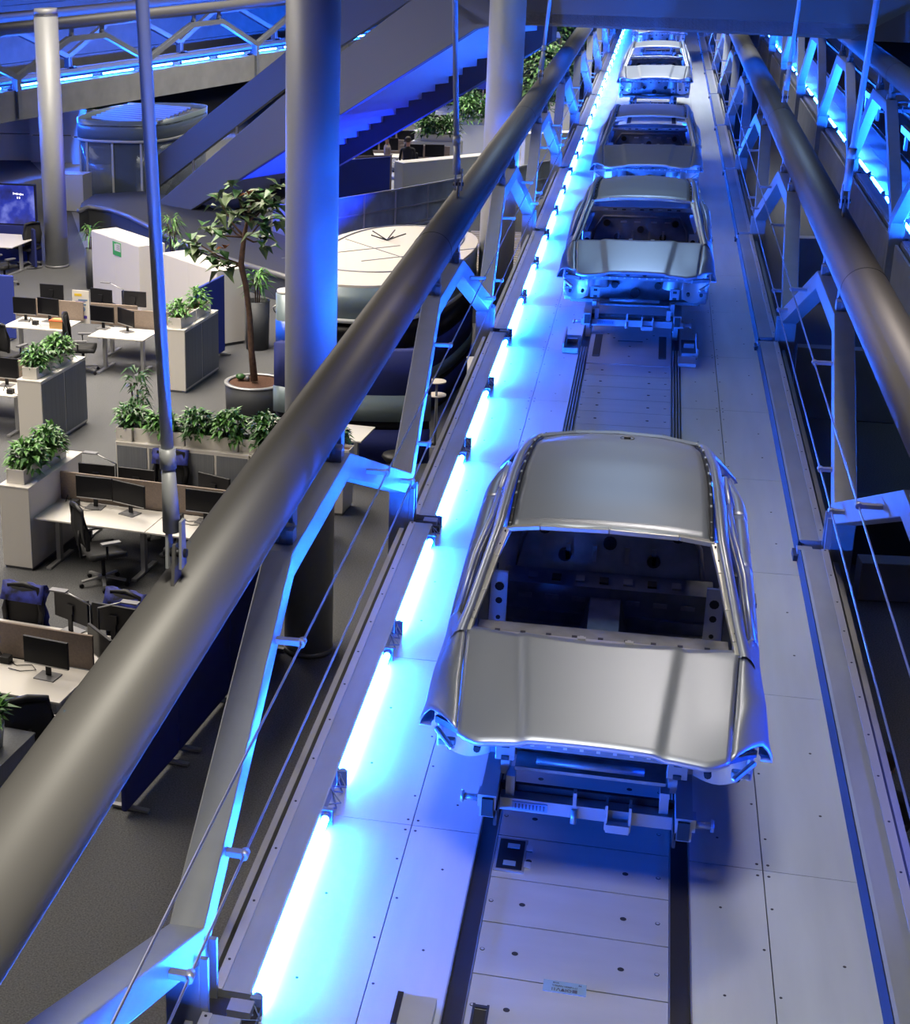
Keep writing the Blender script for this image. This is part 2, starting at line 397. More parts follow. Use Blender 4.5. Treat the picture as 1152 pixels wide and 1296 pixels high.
# trusses --------------------------------------------------------------------
def xin(z): return 1.74+.11*(z-.42)/1.05
def frame_thing(name, s, lift=0, wire_clamps=True):
    """bent box-section frame of one bay; local y=0 is the near node"""
    t = thing('truss_frame', 'x', 'truss frame')
    W, T, zk, zu = .18, .18, .42, 1.42+lift
    ym = BAY/2; hl = .98
    cl = [(0.02, zk), (ym-hl, zu), (ym+hl, zu), (BAY-.02, zk)]
    def ring(i):
        # offset polygon for mitred thickness
        pts = cl; y, z = pts[i]
        def nrm(a, b):
            d = (b[0]-a[0], b[1]-a[1]); l = math.hypot(*d); return (-d[1]/l, d[0]/l)
        if i == 0: n = nrm(pts[0], pts[1]); sc = 1
        elif i == 3: n = nrm(pts[2], pts[3]); sc = 1
        else:
            a, b = nrm(pts[i-1], pts[i]), nrm(pts[i], pts[i+1]); n = (a[0]+b[0], a[1]+b[1]); l = math.hypot(*n); n = (n[0]/l, n[1]/l); sc = 1/(n[0]*a[0]+n[1]*a[1])
        out = []
        xi = xin(z) if lift == 0 else 1.74-(z-zk)*.02
        for dx, q in ((0, -1), (0, 1), (W, 1), (W, -1)):
            out.append(Vector((s*(xi+dx), y+n[0]*q*T/2*sc, z+n[1]*q*T/2*sc)))
        return out
    mb = MB(); mb.grid([ring(i) for i in range(4)], m_truss, False, True)
    for i in (0, 3): mb.add(ring(i), [(0, 1, 2, 3)], m_truss)
    mb.build('bent_frame', t, bevel=.008)
    # edge beads of the welded box plates
    xi = xin(zu)
    for q, yb in enumerate((ym-.82, ym+.82)):
        mb = MB(); xb = s*((xin(zu) if lift == 0 else 1.74-(zu-zk)*.02)+.09)
        mb.box((xb, yb, zu+.13), (.13, .12, .10), m_truss); mb.cyl((xb, yb, zu+.08), (xb, yb, zu+.2), .065, m_truss, 14)
        mb.box((xb-s*.03, yb+.10, zu+.24), (.03, .14, .22), m_truss); mb.box((xb+s*.03, yb-.06, zu+.24), (.03, .14, .22), m_truss)
        mb.build('hanger_bracket', t)
    return t
def post_thing(s):
    t = thing('deck_hanger_post', 'x', 'post')
    mb = MB(); x = s*(xin(.42)+.09)
    mb.box((x, 0, -.22), (.18, .20, 1.30), m_truss); mb.build('post_body', t, bevel=.006)
    mb = MB()
    for dy in (-.085, .085): mb.box((x-s*.11, dy, -.1), (.04, .03, 1.0), m_truss)
    mb.build('stiffener', t)
    mb = MB(); mb.box((s*1.62, 0, .02), (.30, .18, .06), m_dark); mb.box((s*1.56, 0, .07), (.12, .10, .04), m_skid); mb.build('base_bracket', t)
    return t
def clamp_set(parent, s, lift=0):
    # small wire clamps on both legs of a frame
    ym = BAY/2; hl = .98
    def leg(z, near):
        f = (z-.42)/(1.0+lift); y = .02+f*(ym-hl); return y if near else BAY-y
    for near in (True, False):
        for z in (.62, 1.18):
            y = leg(z, near); x0 = s*xin(z); mb = MB()
            mb.box(((x0+s*1.66)/2, y, z), (abs(x0-s*1.66), .05, .03), m_skid); mb.cyl((s*1.665, y-.03, z), (s*1.665, y+.03, z), .025, m_skid, 8)
            mb.build('wire_clamp', parent)
def truss_side(s, xc, bays, where, lift=0, clamps=True, loc=None, posts=True):
    f0 = frame_thing('truss_frame', s, lift)
    if clamps: clamp_set(f0, s, lift)
    for i in range(bays):
        o = f0 if i == 0 else dup(f0)
        o.location = (xc, nodes[i], 0); o['label'] = 'bent blue-lit truss frame, %s bay from the camera, %s' % (ORD[i], where); o['group'] = 'truss frames, '+where
    if posts:
        p0 = post_thing(s)
        for i in range(bays+1):
            o = p0 if i == 0 else dup(p0)
            o.location = (xc, nodes[i], 0); o['label'] = 'short steel truss foot post, %s from the camera, %s' % (ORD[i], where); o['group'] = 'truss foot posts, '+where
truss_side(-1, XC, 12, 'main bridge left side')
truss_side(1, XC, 12, 'main bridge right side')

def big_tube(xc, z, r, y0, y1, label, joints, rods_y=()):
    t = thing('tubular_top_chord', label, 'tube')
    mb = MB(); n = 40
    mb.cyl((xc, y0, z), (xc, y1, z), r, m_tube, 48); mb.build('tube_body', t)
    for y in joints:
        mb = MB(); mb.cyl((xc, y-.006, z), (xc, y+.006, z), r+.0025, m_black, 48); mb.build('joint_ring', t)
    return t
ZT, RT = 1.95, .20
big_tube(XC-1.97, ZT, RT, 1.2, 98, 'thick satin grey tube running diagonally over the left side of the main bridge', (16.3, 27.4, 40))
big_tube(XC+1.97, ZT, RT, 1.2, 98, 'thick satin grey tube running over the right side of the main bridge', (15.2, 27.4, 40))
# suspension rods
def rod(px0, py0, px1, py1, Y, x, label):
    a = Vector((x, Y, ZT+RT-.02)); d = ray(px1, py1); tt = Y/d.y; b = Vector((d.x*tt, Y, CH+d.z*tt))
    b = a+(b-a)*2.2
    t = thing('suspension_rod', label, 'rod')
    u = (b-a).normalized()
    r = .030
    mb = MB(); mb.cyl(a+u*.62, b, r, m_col, 16); mb.build('rod_body', t)
    mb = MB(); mb.cyl(a+u*.28, a+u*.62, r*1.5, m_col, 16, r*1.1); mb.cyl(a+u*.60, a+u*.70, r*1.35, m_col, 16); mb.build('turnbuckle', t)
    mb = MB()
    mb.prism([a+Vector((0, -.075, -.02)), a+Vector((0, .075, -.02)), a+Vector((0, .03, .22)), a+Vector((0, -.03, .22))], (.016, 0, 0), m_tube)
    for dx in (-.032, .036): mb.prism([a+Vector((dx, -.045, .10)), a+Vector((dx, .045, .10)), a+Vector((dx, .03, .34)), a+Vector((dx, -.03, .34))], (.014, 0, 0), m_col)
    mb.cyl(a+Vector((-.05, 0, .17)), a+Vector((.065, 0, .17)), .022, m_dark, 10)
    mb.build('fork_bracket', t)
rod(215, 745, 180, 0, 7.0, -2.075, 'blue-grey suspension rod on the left tube, crossing in front of the desks')
rod(573, 255, 576, 0, 18.4, XC-1.97, 'thin suspension rod pinned to the left tube in front of the blue stair underside')
rod(678, 110, 696, 0, 30.9, XC-1.97, 'thin distant suspension rod on the left tube beside the leafy tree')
rod(1070, 280, 1110, 0, 17.8, 1.90, 'suspension rod on the right tube, the nearer of the two')
rod(990, 140, 1012, 0, 27.5, 1.90, 'suspension rod on the right tube, the farther of the two')
# railing wires
for s, nm in ((-1, 'left'), (1, 'right')):
    for z, wn in ((.62, 'lower'), (1.18, 'upper')):
        mb = MB(); pts = []
        for i in range(0, 12):
            y = nodes[i]; f = (z-.42)/1.0*(BAY/2-.98)
            pts += [(XC+s*1.665, y, z), (XC+s*1.665, y+BAY/2, z-.012)]
        mb.path(pts, .0075, m_wire, 6)
        o = mb.build('guard_wire'); tag(o, 'thin steel guard wire, %s one on the %s side of the main bridge' % (wn, nm), 'wire', 'guard wires')

# columns ---------------------------------------------------------------------
def column(x, y, r, z1, label):
    t = thing('round_column', label, 'column', (x, y, FZ))
    mb = MB(); mb.cyl((0, 0, .06), (0, 0, z1-FZ), r, m_col, 48); mb.build('shaft', t)
    mb = MB(); mb.cyl((0, 0, 0), (0, 0, .06), r+.012, m_grey, 48); mb.build('base_ring', t)
    if z1 < 5:
        mb = MB(); mb.cyl((0, 0, z1-FZ), (0, 0, z1-FZ+.14), r*.96, m_col, 40); mb.cyl((0, 0, z1-FZ-.02), (0, 0, z1-FZ), r+.01, m_grey, 40); mb.build('cap', t)
column(-3.46, 17.18, .285, 7.5, 'big round grey column in the middle, lit blue on its right flank')
column(-14.08, 37.8, .29, 3.05, 'round grey column at far left beside the wallpaper display')
column(-2.60, 30.0, .315, 7.5, 'round grey column behind the left tube next to the stair landing')

# second bridge on the right ---------------------------------------------------
X2 = 5.60
deck2 = conveyor_deck('second blue-lit conveyor deck on the far right behind the right tube', X2, 12, 98, False)
f0 = frame_thing('truss_frame', -1, .45)
for i in range(1, 12):
    o = f0 if i == 1 else dup(f0)
    o.location = (X2, nodes[i], 0); o['label'] = 'blue-lit truss frame of the second right bridge, %s bay from camera' % ORD[i-1]; o['group'] = 'truss frames of the second bridge'
p0 = post_thing(-1)
for i in range(1, 12):
    o = p0 if i == 1 else dup(p0)
    o.location = (X2, nodes[i], 0); o['label'] = 'dark steel post of the second bridge at the right, %s from the camera' % ORD[i-1]; o['group'] = 'posts of the second bridge'
big_tube(X2-1.80, 2.42, .18, 12, 98, 'dark blue-lit tube over the second bridge at the upper right corner', (30,))
for i in range(4, 34):
    o = dup(lamp0, (X2-1.47, 6.66+2.36*i, 0)); o['label'] = 'glowing blue fluorescent tube along the left edge of the second conveyor deck at the right'; o['group'] = 'blue lamps along the second deck'
curbs(X2, nodes[1:13], 'the second bridge', (-1,))

# ================================================================== CARS
def sm(a, b, x):
    t = max(0, min(1, (x-a)/(b-a))); return t*t*(3-2*t)
def lerp(a, b, t): return a+(b-a)*t
def interp(tab, x):
    if x <= tab[0][0]: return tab[0][1]
    for (a, p), (b, q) in zip(tab, tab[1:]):
        if x <= b: t = (x-a)/(b-a); t = t*t*(3-2*t)*.5+t*.5; return p+(q-p)*t
    return tab[-1][1]
SIDE = [(.30, .88), (.42, .905), (.7, .895), (1.1, .875), (1.6, .885), (2.4, .89), (3.0, .89), (3.5, .885), (4.0, .83), (4.35, .72), (4.6, .58)]
def hood_z(x, y):
    f = max(0, min(1, (y+.0)/.95))
    z = 1.025+.27*f**.85-.055*(abs(x)/.7)**2.4-.03*sm(.05, 0, y)
    cx = lerp(.40, .30, 1-f) if False else lerp(.335, .43, f)
    z += .016*sm(cx+.03, cx-.015, abs(x))
    z += .018*sm(.50, .78, abs(x))*sm(.1, .6, f)
    return z
def yf(x): a = abs(x); return .06+.10*max(0, (a-.58)/.14)**1.4
def yb(x): return .87+.16*(abs(x)/.74)**2
def make_car():
    t = thing('car_body', 'x', 'car body')
    # hood
    xs = [-1+2*i/56 for i in range(57)]; rows = []
    nv = 22
    for j in range(-2, nv+1):
        v = max(0, j/nv); row = []
        xh = lerp(.70, .755, v)
        for u in xs:
            x = u*xh; y = lerp(yf(x), yb(x), v); z = hood_z(x, y)
            if j == -1: z -= .012; y -= .006
            if j == -2: z -= .035; y += .004
            row.append((x, y, z))
        rows.append(row)
    mb = MB(); mb.grid(rows, m_car); mb.build('hood', t, solid=.012)
    # fenders
    for s in (-1, 1):
        rows = []; n = 20
        ac, ar = .86, .40
        for j in range(n+1):
            v = j/n
            xh = lerp(.704, .760, v); hy = lerp(yf(xh), yb(xh), v); hz = hood_z(xh, hy)-.004
            cy = lerp(.40, 1.28, v); cx = interp(SIDE, cy)
            czz = interp([(.40, 1.00), (.7, 1.12), (1.28, 1.20)], cy)
            row = [(s*xh, hy, hz)]
            for w in (.2, .4, .6, .8, .93):
                row.append((s*lerp(xh, cx-.015, w), lerp(hy, cy, w), lerp(hz, czz, w)+.045*sin(pi*w)*(.5+.5*v)))
            flare = .03*sm(.7, .4, cy)
            row.append((s*(cx), cy, czz-.03))
            dz = .64+sqrt(max(0, ar*ar-(cy-ac)**2)) if abs(cy-ac) < ar else .64
            zb = max(.62, min(czz-.09, dz), lerp(.90, .62, sm(.45, .75, cy))) if cy < 1.20 else .5
            for w in (.3, .65, 1): row.append((s*(cx+flare*w+.006*sin(pi*w)), cy, lerp(czz-.03, zb, w)))
            row.append((s*(cx-.03), cy, zb+.004))
            rows.append(row)
        mb = MB(); mb.grid(rows, m_car); mb.build('fender', t, solid=.008)
    # doors, quarter panels
    def side_rows(s, y0, y1, n, arch=None):
        rows = []
        for j in range(n+1):
            y = lerp(y0, y1, j/n); cx = interp(SIDE, y); zs = interp([(1.2, 1.20), (2.5, 1.23), (3.6, 1.26), (4.4, 1.22)], y)
            zb = .50
            if arch and abs(y-arch) < .40: zb = max(.5, .64+sqrt(.16-(y-arch)**2))
            r = [(s*(cx-.10), y, zs+.02), (s*(cx-.03), y, zs+.022), (s*(cx-.006), y, zs-.02)]
            for w in (.15, .3, .5, .7, .88, 1): r.append((s*(cx+.0+.010*sin(pi*min(1, w*2.2))-.035*sm(.6, 1, w)), y, lerp(zs-.03, zb, w)))
            r.append((s*(cx-.075), y, zb+.0))
            rows.append(r)
        return rows
    for s in (-1, 1):
        for nm, y0, y1 in (('front_door', 1.29, 2.33), ('rear_door', 2.345, 3.22)):
            mb = MB(); mb.grid(side_rows(s, y0, y1, 10), m_car); d = mb.build(nm, t, solid=.01)
            mb = MB(); ym = y0+.14 if nm == 'x' else y1-.14; cx = interp(SIDE, ym)
            mb.box((s*(cx+.012), ym, 1.08), (.02, .17, .03), m_carin); mb.build('handle_recess', d)
        mb = MB(); mb.grid(side_rows(s, 3.235, 4.55, 18, 3.62), m_car); mb.build('quarter_panel', t, solid=.01)
        mb = MB(); mb.box((s*.82, 2.25, .48), (.10, 2.0, .10), m_car); mb.build('sill', t, bevel=.015)
        # door window frames: slim bent bars
        fr = [(.835, 1.20, 1.24), (.775, 1.55, 1.50), (.72, 1.95, 1.60), (.705, 2.36, 1.635)]
        fr2 = [(.705, 2.39, 1.635), (.70, 2.85, 1.625), (.715, 3.22, 1.53), (.79, 3.34, 1.27)]
        for f in (fr, fr2):
            mb = MB(); mb.path([(s*x, y, z) for x, y, z in f], .017, m_car, 8)
            mb.path([(s*(x-.02), y, z-.012) for x, y, z in f], .012, m_carin, 6); mb.build('window_frame', t)
        mb = MB(); mb.bar((s*.80, 2.34, 1.2), (s*.69, 2.37, 1.63), .05, .10, m_carin, (0, 1, 0)); mb.bar((s*.76, 2.36, .5), (s*.78, 2.34, 1.22), .07, .22, m_carin, (0, 1, 0)); mb.build('b_pillar', t)
        # outer cant rail: A pillar -> roof side -> C pillar
        cp = [(.80, .93, 1.21, .07), (.755, 1.08, 1.32, .055), (.70, 1.32, 1.50, .05), (.652, 1.62, 1.645, .055), (.645, 1.95, 1.69, .06), (.64, 2.4, 1.705, .062), (.63, 2.9, 1.69, .062), (.61, 3.3, 1.645, .07), (.60, 3.6, 1.58, .10), (.66, 3.95, 1.42, .15), (.74, 4.22, 1.25, .20)]
        rows = []
        for i, (x, y, z, w) in enumerate(cp):
            r = []
            for k in range(10):
                a = 2*pi*k/10; r.append((s*(x+w*.62*cos(a)), y, z+.045*sin(a)-.55*w*cos(a)*.8))
            rows.append(r)
        mb = MB(); mb.grid(rows, m_car, True, True); mb.build('side_rail', t)
    # roof with ditches
    rows = []
    for j in range(17):
        y = lerp(1.655, 3.68, j/16); hw = interp([(1.65, .575), (2.4, .575), (3.1, .56), (3.68, .515)], y)
        zc = interp([(1.65, 1.695), (2.1, 1.745), (2.7, 1.755), (3.3, 1.715), (3.68, 1.64)], y)
        row = []
        for i in range(25):
            u = -1+i/12; x = u*hw; yy = y-.035*(1-u*u)*(1 if j < 3 else .4)+(.05*(1-u*u) if j > 13 else 0)
            row.append((x, yy, zc-.045*abs(u)**2.6))
        rows.append(row)
    mb = MB(); mb.grid(rows, m_car); roof = mb.build('roof_panel', t, solid=.01)
    mb = MB(); mb.lathe([(.048, -.002), (.05, .002), (.044, .004), (.04, 0)], (.06, 3.45, 1.698), m_carin, 18); mb.box((.06, 3.45, 1.70), (.045, .03, .006), m_black)
    mb.build('antenna_hole', roof)
    for s in (-1, 1):
        mb = MB(); pts = [(s*interp([(1.65, .585), (2.4, .588), (3.1, .57), (3.68, .53)], y), y, interp([(1.65, 1.645), (2.1, 1.70), (2.7, 1.71), (3.3, 1.67), (3.68, 1.59)], y)) for y in [1.66+.2*i for i in range(11)]]
        mb.path(pts, .014, m_dark, 6)
        for p in pts: mb.box((p[0], p[1]+.05, p[2]+.012), (.012, .04, .012), m_carlt)
        mb.build('roof_ditch', t)
    # windscreen frame (header, A flanges, cowl)
    mb = MB()
    hd = [(-.60, 1.665, 1.635), (-.4, 1.64, 1.67), (0, 1.625, 1.685), (.4, 1.64, 1.67), (.60, 1.665, 1.635)]
    for a, b in zip(hd, hd[1:]): mb.bar(a, b, .05, .03, m_carlt)
    for s in (-1, 1):
        ap = [(s*.60, 1.66, 1.635), (s*.645, 1.45, 1.53), (s*.69, 1.22, 1.40), (s*.735, 1.05, 1.285), (s*.75, .98, 1.235)]
        for a, b in zip(ap, ap[1:]): mb.bar(a, b, .045, .03, m_carlt)
        for i in range(7):
            f = i/6; mb.box((s*lerp(.607, .725, f), lerp(1.62, 1.09, f), lerp(1.635, 1.325, f)), (.012, .022, .012), m_dark)
    mb.build('windscreen_frame', t, bevel=.006)
    mb = MB()
    rows = []
    for k, (dy, dz) in enumerate(((.0, -.012), (.05, -.05), (.09, -.05), (.13, -.10), (.20, -.11), (.24, -.20))):
        rows.append([(x, yb(x)+dy, hood_z(x, yb(x))+dz) for x in [(-.72+1.44*i/20) for i in range(21)]])
    mb.grid(rows, m_carin)
    mb.build('cowl_panel', t, solid=.006)
    mb = MB()
    for x in (-.10, .16):
        mb.box((x, .90, 1.287), (.045, .03, .02), m_carlt); mb.box((x, .925, 1.275), (.02, .03, .03), m_carlt)
    mb.build('cowl_clip', t)
    # dashboard cross member
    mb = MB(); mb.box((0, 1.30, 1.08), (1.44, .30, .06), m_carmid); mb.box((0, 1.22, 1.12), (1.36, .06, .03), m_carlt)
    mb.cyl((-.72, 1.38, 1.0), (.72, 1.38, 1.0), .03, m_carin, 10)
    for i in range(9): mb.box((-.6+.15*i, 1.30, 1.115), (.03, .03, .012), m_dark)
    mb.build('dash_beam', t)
    # floor pan, tunnel, bulkheads
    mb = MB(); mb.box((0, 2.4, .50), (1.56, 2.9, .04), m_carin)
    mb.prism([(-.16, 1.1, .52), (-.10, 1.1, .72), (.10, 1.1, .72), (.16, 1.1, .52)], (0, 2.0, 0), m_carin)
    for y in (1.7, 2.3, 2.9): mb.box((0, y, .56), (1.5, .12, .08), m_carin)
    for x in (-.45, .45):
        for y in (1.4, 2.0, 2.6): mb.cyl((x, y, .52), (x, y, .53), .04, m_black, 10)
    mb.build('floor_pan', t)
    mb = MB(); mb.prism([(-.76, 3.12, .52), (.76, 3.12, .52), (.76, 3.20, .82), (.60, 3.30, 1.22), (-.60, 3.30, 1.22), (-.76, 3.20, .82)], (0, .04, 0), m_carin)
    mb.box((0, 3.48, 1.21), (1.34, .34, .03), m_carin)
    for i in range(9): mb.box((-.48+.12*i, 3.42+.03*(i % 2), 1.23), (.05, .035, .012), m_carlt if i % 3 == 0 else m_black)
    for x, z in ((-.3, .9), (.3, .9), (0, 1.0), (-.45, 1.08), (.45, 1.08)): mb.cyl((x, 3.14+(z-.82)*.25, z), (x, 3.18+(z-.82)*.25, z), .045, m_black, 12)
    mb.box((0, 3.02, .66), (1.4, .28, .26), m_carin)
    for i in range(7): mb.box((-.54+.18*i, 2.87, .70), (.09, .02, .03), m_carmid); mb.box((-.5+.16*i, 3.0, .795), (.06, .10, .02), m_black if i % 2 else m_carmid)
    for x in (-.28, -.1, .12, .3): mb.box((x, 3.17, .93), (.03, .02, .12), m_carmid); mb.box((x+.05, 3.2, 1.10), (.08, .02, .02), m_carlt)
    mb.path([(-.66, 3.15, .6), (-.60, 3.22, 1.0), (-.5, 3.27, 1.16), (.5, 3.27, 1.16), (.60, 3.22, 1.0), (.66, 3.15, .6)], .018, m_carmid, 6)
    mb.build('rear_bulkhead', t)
    # light inner B pillar panels with stamped holes
    for s in (-1, 1):
        mb = MB(); q = .70
        mb.box((s*.665, 2.18, .86), (.10, .03, .56), m_carlt); mb.box((s*.60, 2.19, .70), (.06, .02, .16), m_carlt)
        for z, r_ in ((.70, .02), (.82, .015), (.94, .022), (1.04, .03)): mb.cyl((s*.665, 2.16, z), (s*.665, 2.166, z), r_, m_black, 10)
        mb.prism([(s*q, 2.16, .60), (s*q, 2.46, .60), (s*(q-.005), 2.40, 1.20), (s*(q-.005), 2.26, 1.20)], (s*.03, 0, 0), m_carlt)
        for z, r_ in ((.75, .03), (.88, .022), (1.0, .035), (1.12, .02)): mb.cyl((s*(q-.01), 2.32, z), (s*(q+.002), 2.32, z), r_, m_black, 10)
        mb.box((s*(q-.005), 2.25, 1.02), (.01, .04, .14), m_grey)
        mb.build('inner_pillar', t); mb = MB()
        mb.prism([(s*.77, 1.05, .55), (s*.77, 1.34, .55), (s*.77, 1.30, 1.20), (s*.77, 1.05, 1.22)], (s*.02, 0, 0), m_carin)
        mb.build('hinge_pillar', t)
    # rear: header, parcel opening frame, tail panel
    mb = MB()
    rh = [(-.55, 3.70, 1.59), (-.3, 3.74, 1.62), (0, 3.75, 1.63), (.3, 3.74, 1.62), (.55, 3.70, 1.59)]
    for a, b in zip(rh, rh[1:]): mb.bar(a, b, .06, .03, m_car)
    mb.build('rear_header', t)
    rows = []
    for (y, z, hw) in ((4.20, 1.24, .70), (4.36, 1.23, .69), (4.50, 1.18, .66), (4.56, .95, .66), (4.55, .70, .66), (4.50, .52, .64)):
        rows.append([(u*hw, y-.10*(abs(u)**3), z-.03*u*u) for u in [-1+i/8 for i in range(17)]])
    mb = MB(); mb.grid(rows, m_car); mb.build('tail_panel', t, solid=.012)
    # front structure
    mb = MB(); rows = []
    for z, dy in ((.50, .26), (.70, .24), (.85, .20), (.98, .14), (1.05, .06)):
        rows.append([(x, .92+dy*.3-.03*cos(x*5), z) for x in [-.66+1.32*i/22 for i in range(23)]])
    mb.grid(rows, m_carin)
    for x, z, r_ in ((-.25, .72, .035), (-.1, .86, .02), (.1, .86, .02), (.27, .72, .035), (0, .62, .05), (-.42, .9, .02), (.42, .9, .02)):
        mb.cyl((x, .90, z), (x, .93, z), r_, m_black, 10)
    mb.build('firewall', t, solid=.01)
    for s in (-1, 1):
        mb = MB(); mb.lathe([(.005, .08), (.05, .08), (.08, .06), (.10, 0), (.11, -.08), (.12, -.16)], (s*.44, .80, .88), m_carlt, 20)
        mb.lathe([(.02, .081), (.035, .083)], (s*.44, .80, .88), m_black, 12)
        mb.build('strut_tower', t)
        # wheelhouse sheet seen from the front
        rows = []
        for k in range(9):
            f = k/8
            rows.append([(s*lerp(.57, .86, f), .50+.05*f, 1.0-.02*f), (s*lerp(.56, .855, f), .56+.12*sin(pi*f), .88), (s*lerp(.55, .85, f), .62+.14*sin(pi*f), .74), (s*lerp(.56, .84, f), .68+.04*f, .62-.05*sin(pi*f))])
        mb = MB(); mb.grid(rows, m_carlt)
        for f, z in ((.2, .9), (.8, .88), (.25, .70), (.75, .70)): mb.cyl((s*lerp(.55, .85, f), .55, z), (s*lerp(.55, .85, f), .62, z), .014, m_black, 8)
        mb.build('wheelhouse', t, solid=.008)
        mb = MB(); mb.box((s*.83, .52, .84), (.03, .08, .22), m_car); mb.box((s*.79, .50, .76), (.10, .05, .04), m_carin); mb.bar((s*.85, .46, .86), (s*.74, .34, .80), .03, .03, m_carlt); mb.build('headlamp_bracket', t, bevel=.01)
        mb = MB(); mb.box((s*.47, .86, .68), (.08, .44, .10), m_carin); mb.box((s*.47, .63, .68), (.11, .02, .13), m_carin)
        for z in (.60, .68): mb.box((s*.47, .617, z+.03), (.045, .006, .03), m_black)
        mb.build('front_rail', t, bevel=.008)
        mb = MB()
        mb.bar((s*.47, .62, .92), (s*.64, .30, .92), .05, .04, m_carin); mb.bar((s*.64, .30, .92), (s*.84, .50, .90), .05, .04, m_carin)
        mb.build('upper_rail', t)
    mb = MB(); mb.bar((-.64, .22, .95), (.64, .22, .95), .05, .04, m_carin)
    for i in range(14): mb.box((-.56+.086*i, .19, .96), (.02, .01, .015), m_carlt)
    mb.build('lock_carrier', t)
    # engine bay undertray
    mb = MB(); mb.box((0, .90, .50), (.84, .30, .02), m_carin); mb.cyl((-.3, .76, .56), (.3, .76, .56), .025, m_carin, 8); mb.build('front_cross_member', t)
    return t
def make_skid():
    t = thing('transport_skid', 'x', 'skid')
    for s in (-1, 1):
        mb = MB(); mb.box((s*.535, 2.55, .37), (.09, 4.1, .14), m_skid); mb.box((s*.535, .49, .37), (.065, .02, .11), m_black)
        mb.box((s*.49, 2.55, .30), (.02, 4.1, .10), m_dark); mb.build('runner', t)
        for y in (1.3, 2.4, 3.9): MB().box((s*.535, y, .14), (.06, .20, .34), m_skid).build('support_foot', t)
        mb = MB(); mb.box((s*.43, .80, .36), (.05, .12, .18), m_skid); mb.box((s*.47, .86, .47), (.05, .10, .10), m_skid); mb.build('body_support', t)
    mb = MB(); mb.box((0, .76, .28), (1.22, .10, .08), m_skid); mb.box((0, .82, .34), (1.0, .03, .05), m_dark); mb.build('front_crossbeam', t)
    for s in (-1, 1):
        mb = MB(); mb.cyl((s*.70, .74, .28), (s*.60, .74, .28), .022, m_skid, 10); mb.cyl((s*.70-.008, .74, .28), (s*.70+.008, .74, .28), .036, m_skid, 12); mb.build('roller_pin', t)
    mb = MB(); mb.box((.12, .70, .30), (.015, .10, .16), m_skid); mb.box((.25, .70, .30), (.015, .10, .16), m_skid); mb.box((.185, .66, .24), (.13, .05, .05), m_skid); mb.build('reader_box', t)
    mb = MB(); mb.box((-.06, .72, .36), (.02, .05, .10), m_skid); mb.cyl((-.06, .68, .22), (-.06, .70, .30), .018, m_skid, 10); mb.build('locating_pin', t)
    mb = MB(); mb.box((-.31, .705, .28), (.2, .006, .05), m_label)
    for i in range(9): mb.box((-.39+.02*i, .70, .28), (.008, .004, .03), m_ink)
    mb.build('number_plate', t)
    mb = MB(); mb.box((0, 2.3, .33), (1.0, .10, .06), m_skid); mb.box((0, 4.2, .33), (1.0, .10, .06), m_skid); mb.build('rear_crossbeam', t)
    return t
car0 = make_car(); skid0 = make_skid()
CARY = [7.78, 19.85, 28.64, 43.7, 60.0]
CL = ['bare silver car body nearest the camera with creased bonnet and empty windscreen opening',
      'bare silver car body second in line, its blue-lit nose structure open to view',
      'bare silver car body third in line, directly behind the second one',
      'small distant silver car body fourth in line, pale bonnet and dark windscreen opening',
      'farthest car body, only its blue-lit nose shows beneath the stair landing']
CS = ['blue-lit steel transport skid under the nearest car body', 'blue-lit steel transport skid under the second car body in line', 'steel transport skid under the third car body in line', 'steel transport skid under the fourth car body in line', 'steel transport skid under the farthest car body']
for i, y in enumerate(CARY):
    o = car0 if i == 0 else dup(car0); o.location = (XC+.01, y, 0); o['label'] = CL[i]; o['group'] = 'car bodies on the conveyor'
    o = skid0 if i == 0 else dup(skid0); o.location = (XC, y, 0); o['label'] = CS[i]; o['group'] = 'transport skids'
for i, y in enumerate((20.5, 27.5, 35, 43)):
    o = dup(skid0, (X2+.2, y, 0)); o['label'] = 'empty steel skid on the second conveyor deck at the right, %s from the camera' % ORD[i]; o['group'] = 'empty skids on the second deck'

# ================================================================== STAIR AND LANDING
dS = Vector((.808, -.589, 0)); nS = Vector((.589, .808, 0))
L0 = P(852, 42, 2.8)
def pl(x, y, off=0):
    q = L0+nS*off
    return onpl(x, y, q.x, q.y, nS.x, nS.y)
t = thing('stair_landing', 'broad blue-grey stair landing slab crossing above the conveyor at the top edge', 'stair landing')
mb = MB()
face = [pl(578, 38), pl(596, 31), pl(625, 30), pl(1200, 55), pl(1200, 55)+Vector((0, 0, 2.6)), pl(578, 38)+Vector((0, 0, 2.6))]
mb.prism(face, nS*.22, m_stair); mb.build('front_parapet', t)
mb = MB()
a, b = pl(625, 31), pl(1200, 55)
for dz in (.06,):
    mb.prism([a+Vector((0, 0, dz)), b+Vector((0, 0, dz)), b+nS*3+Vector((0, 0, dz)), a+nS*3+Vector((0, 0, dz))], (0, 0, .2), m_soff)
mb.build('landing_slab', t)
mb = MB(); a = pl(700, 33, 2.9); mb.prism([pl(640, 25, 2.8), pl(1200, 47, 2.8), pl(1200, 47, 2.8)+Vector((0, 0, 1.4)), pl(640, 25, 2.8)+Vector((0, 0, 1.4))], nS*.2, m_brown); mb.build('rear_parapet', t)
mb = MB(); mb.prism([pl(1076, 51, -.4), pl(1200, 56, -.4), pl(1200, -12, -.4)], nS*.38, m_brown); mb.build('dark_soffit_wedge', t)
t = thing('staircase', 'long grey staircase rising from lower left to the landing with blue-lit step undersides', 'staircase')
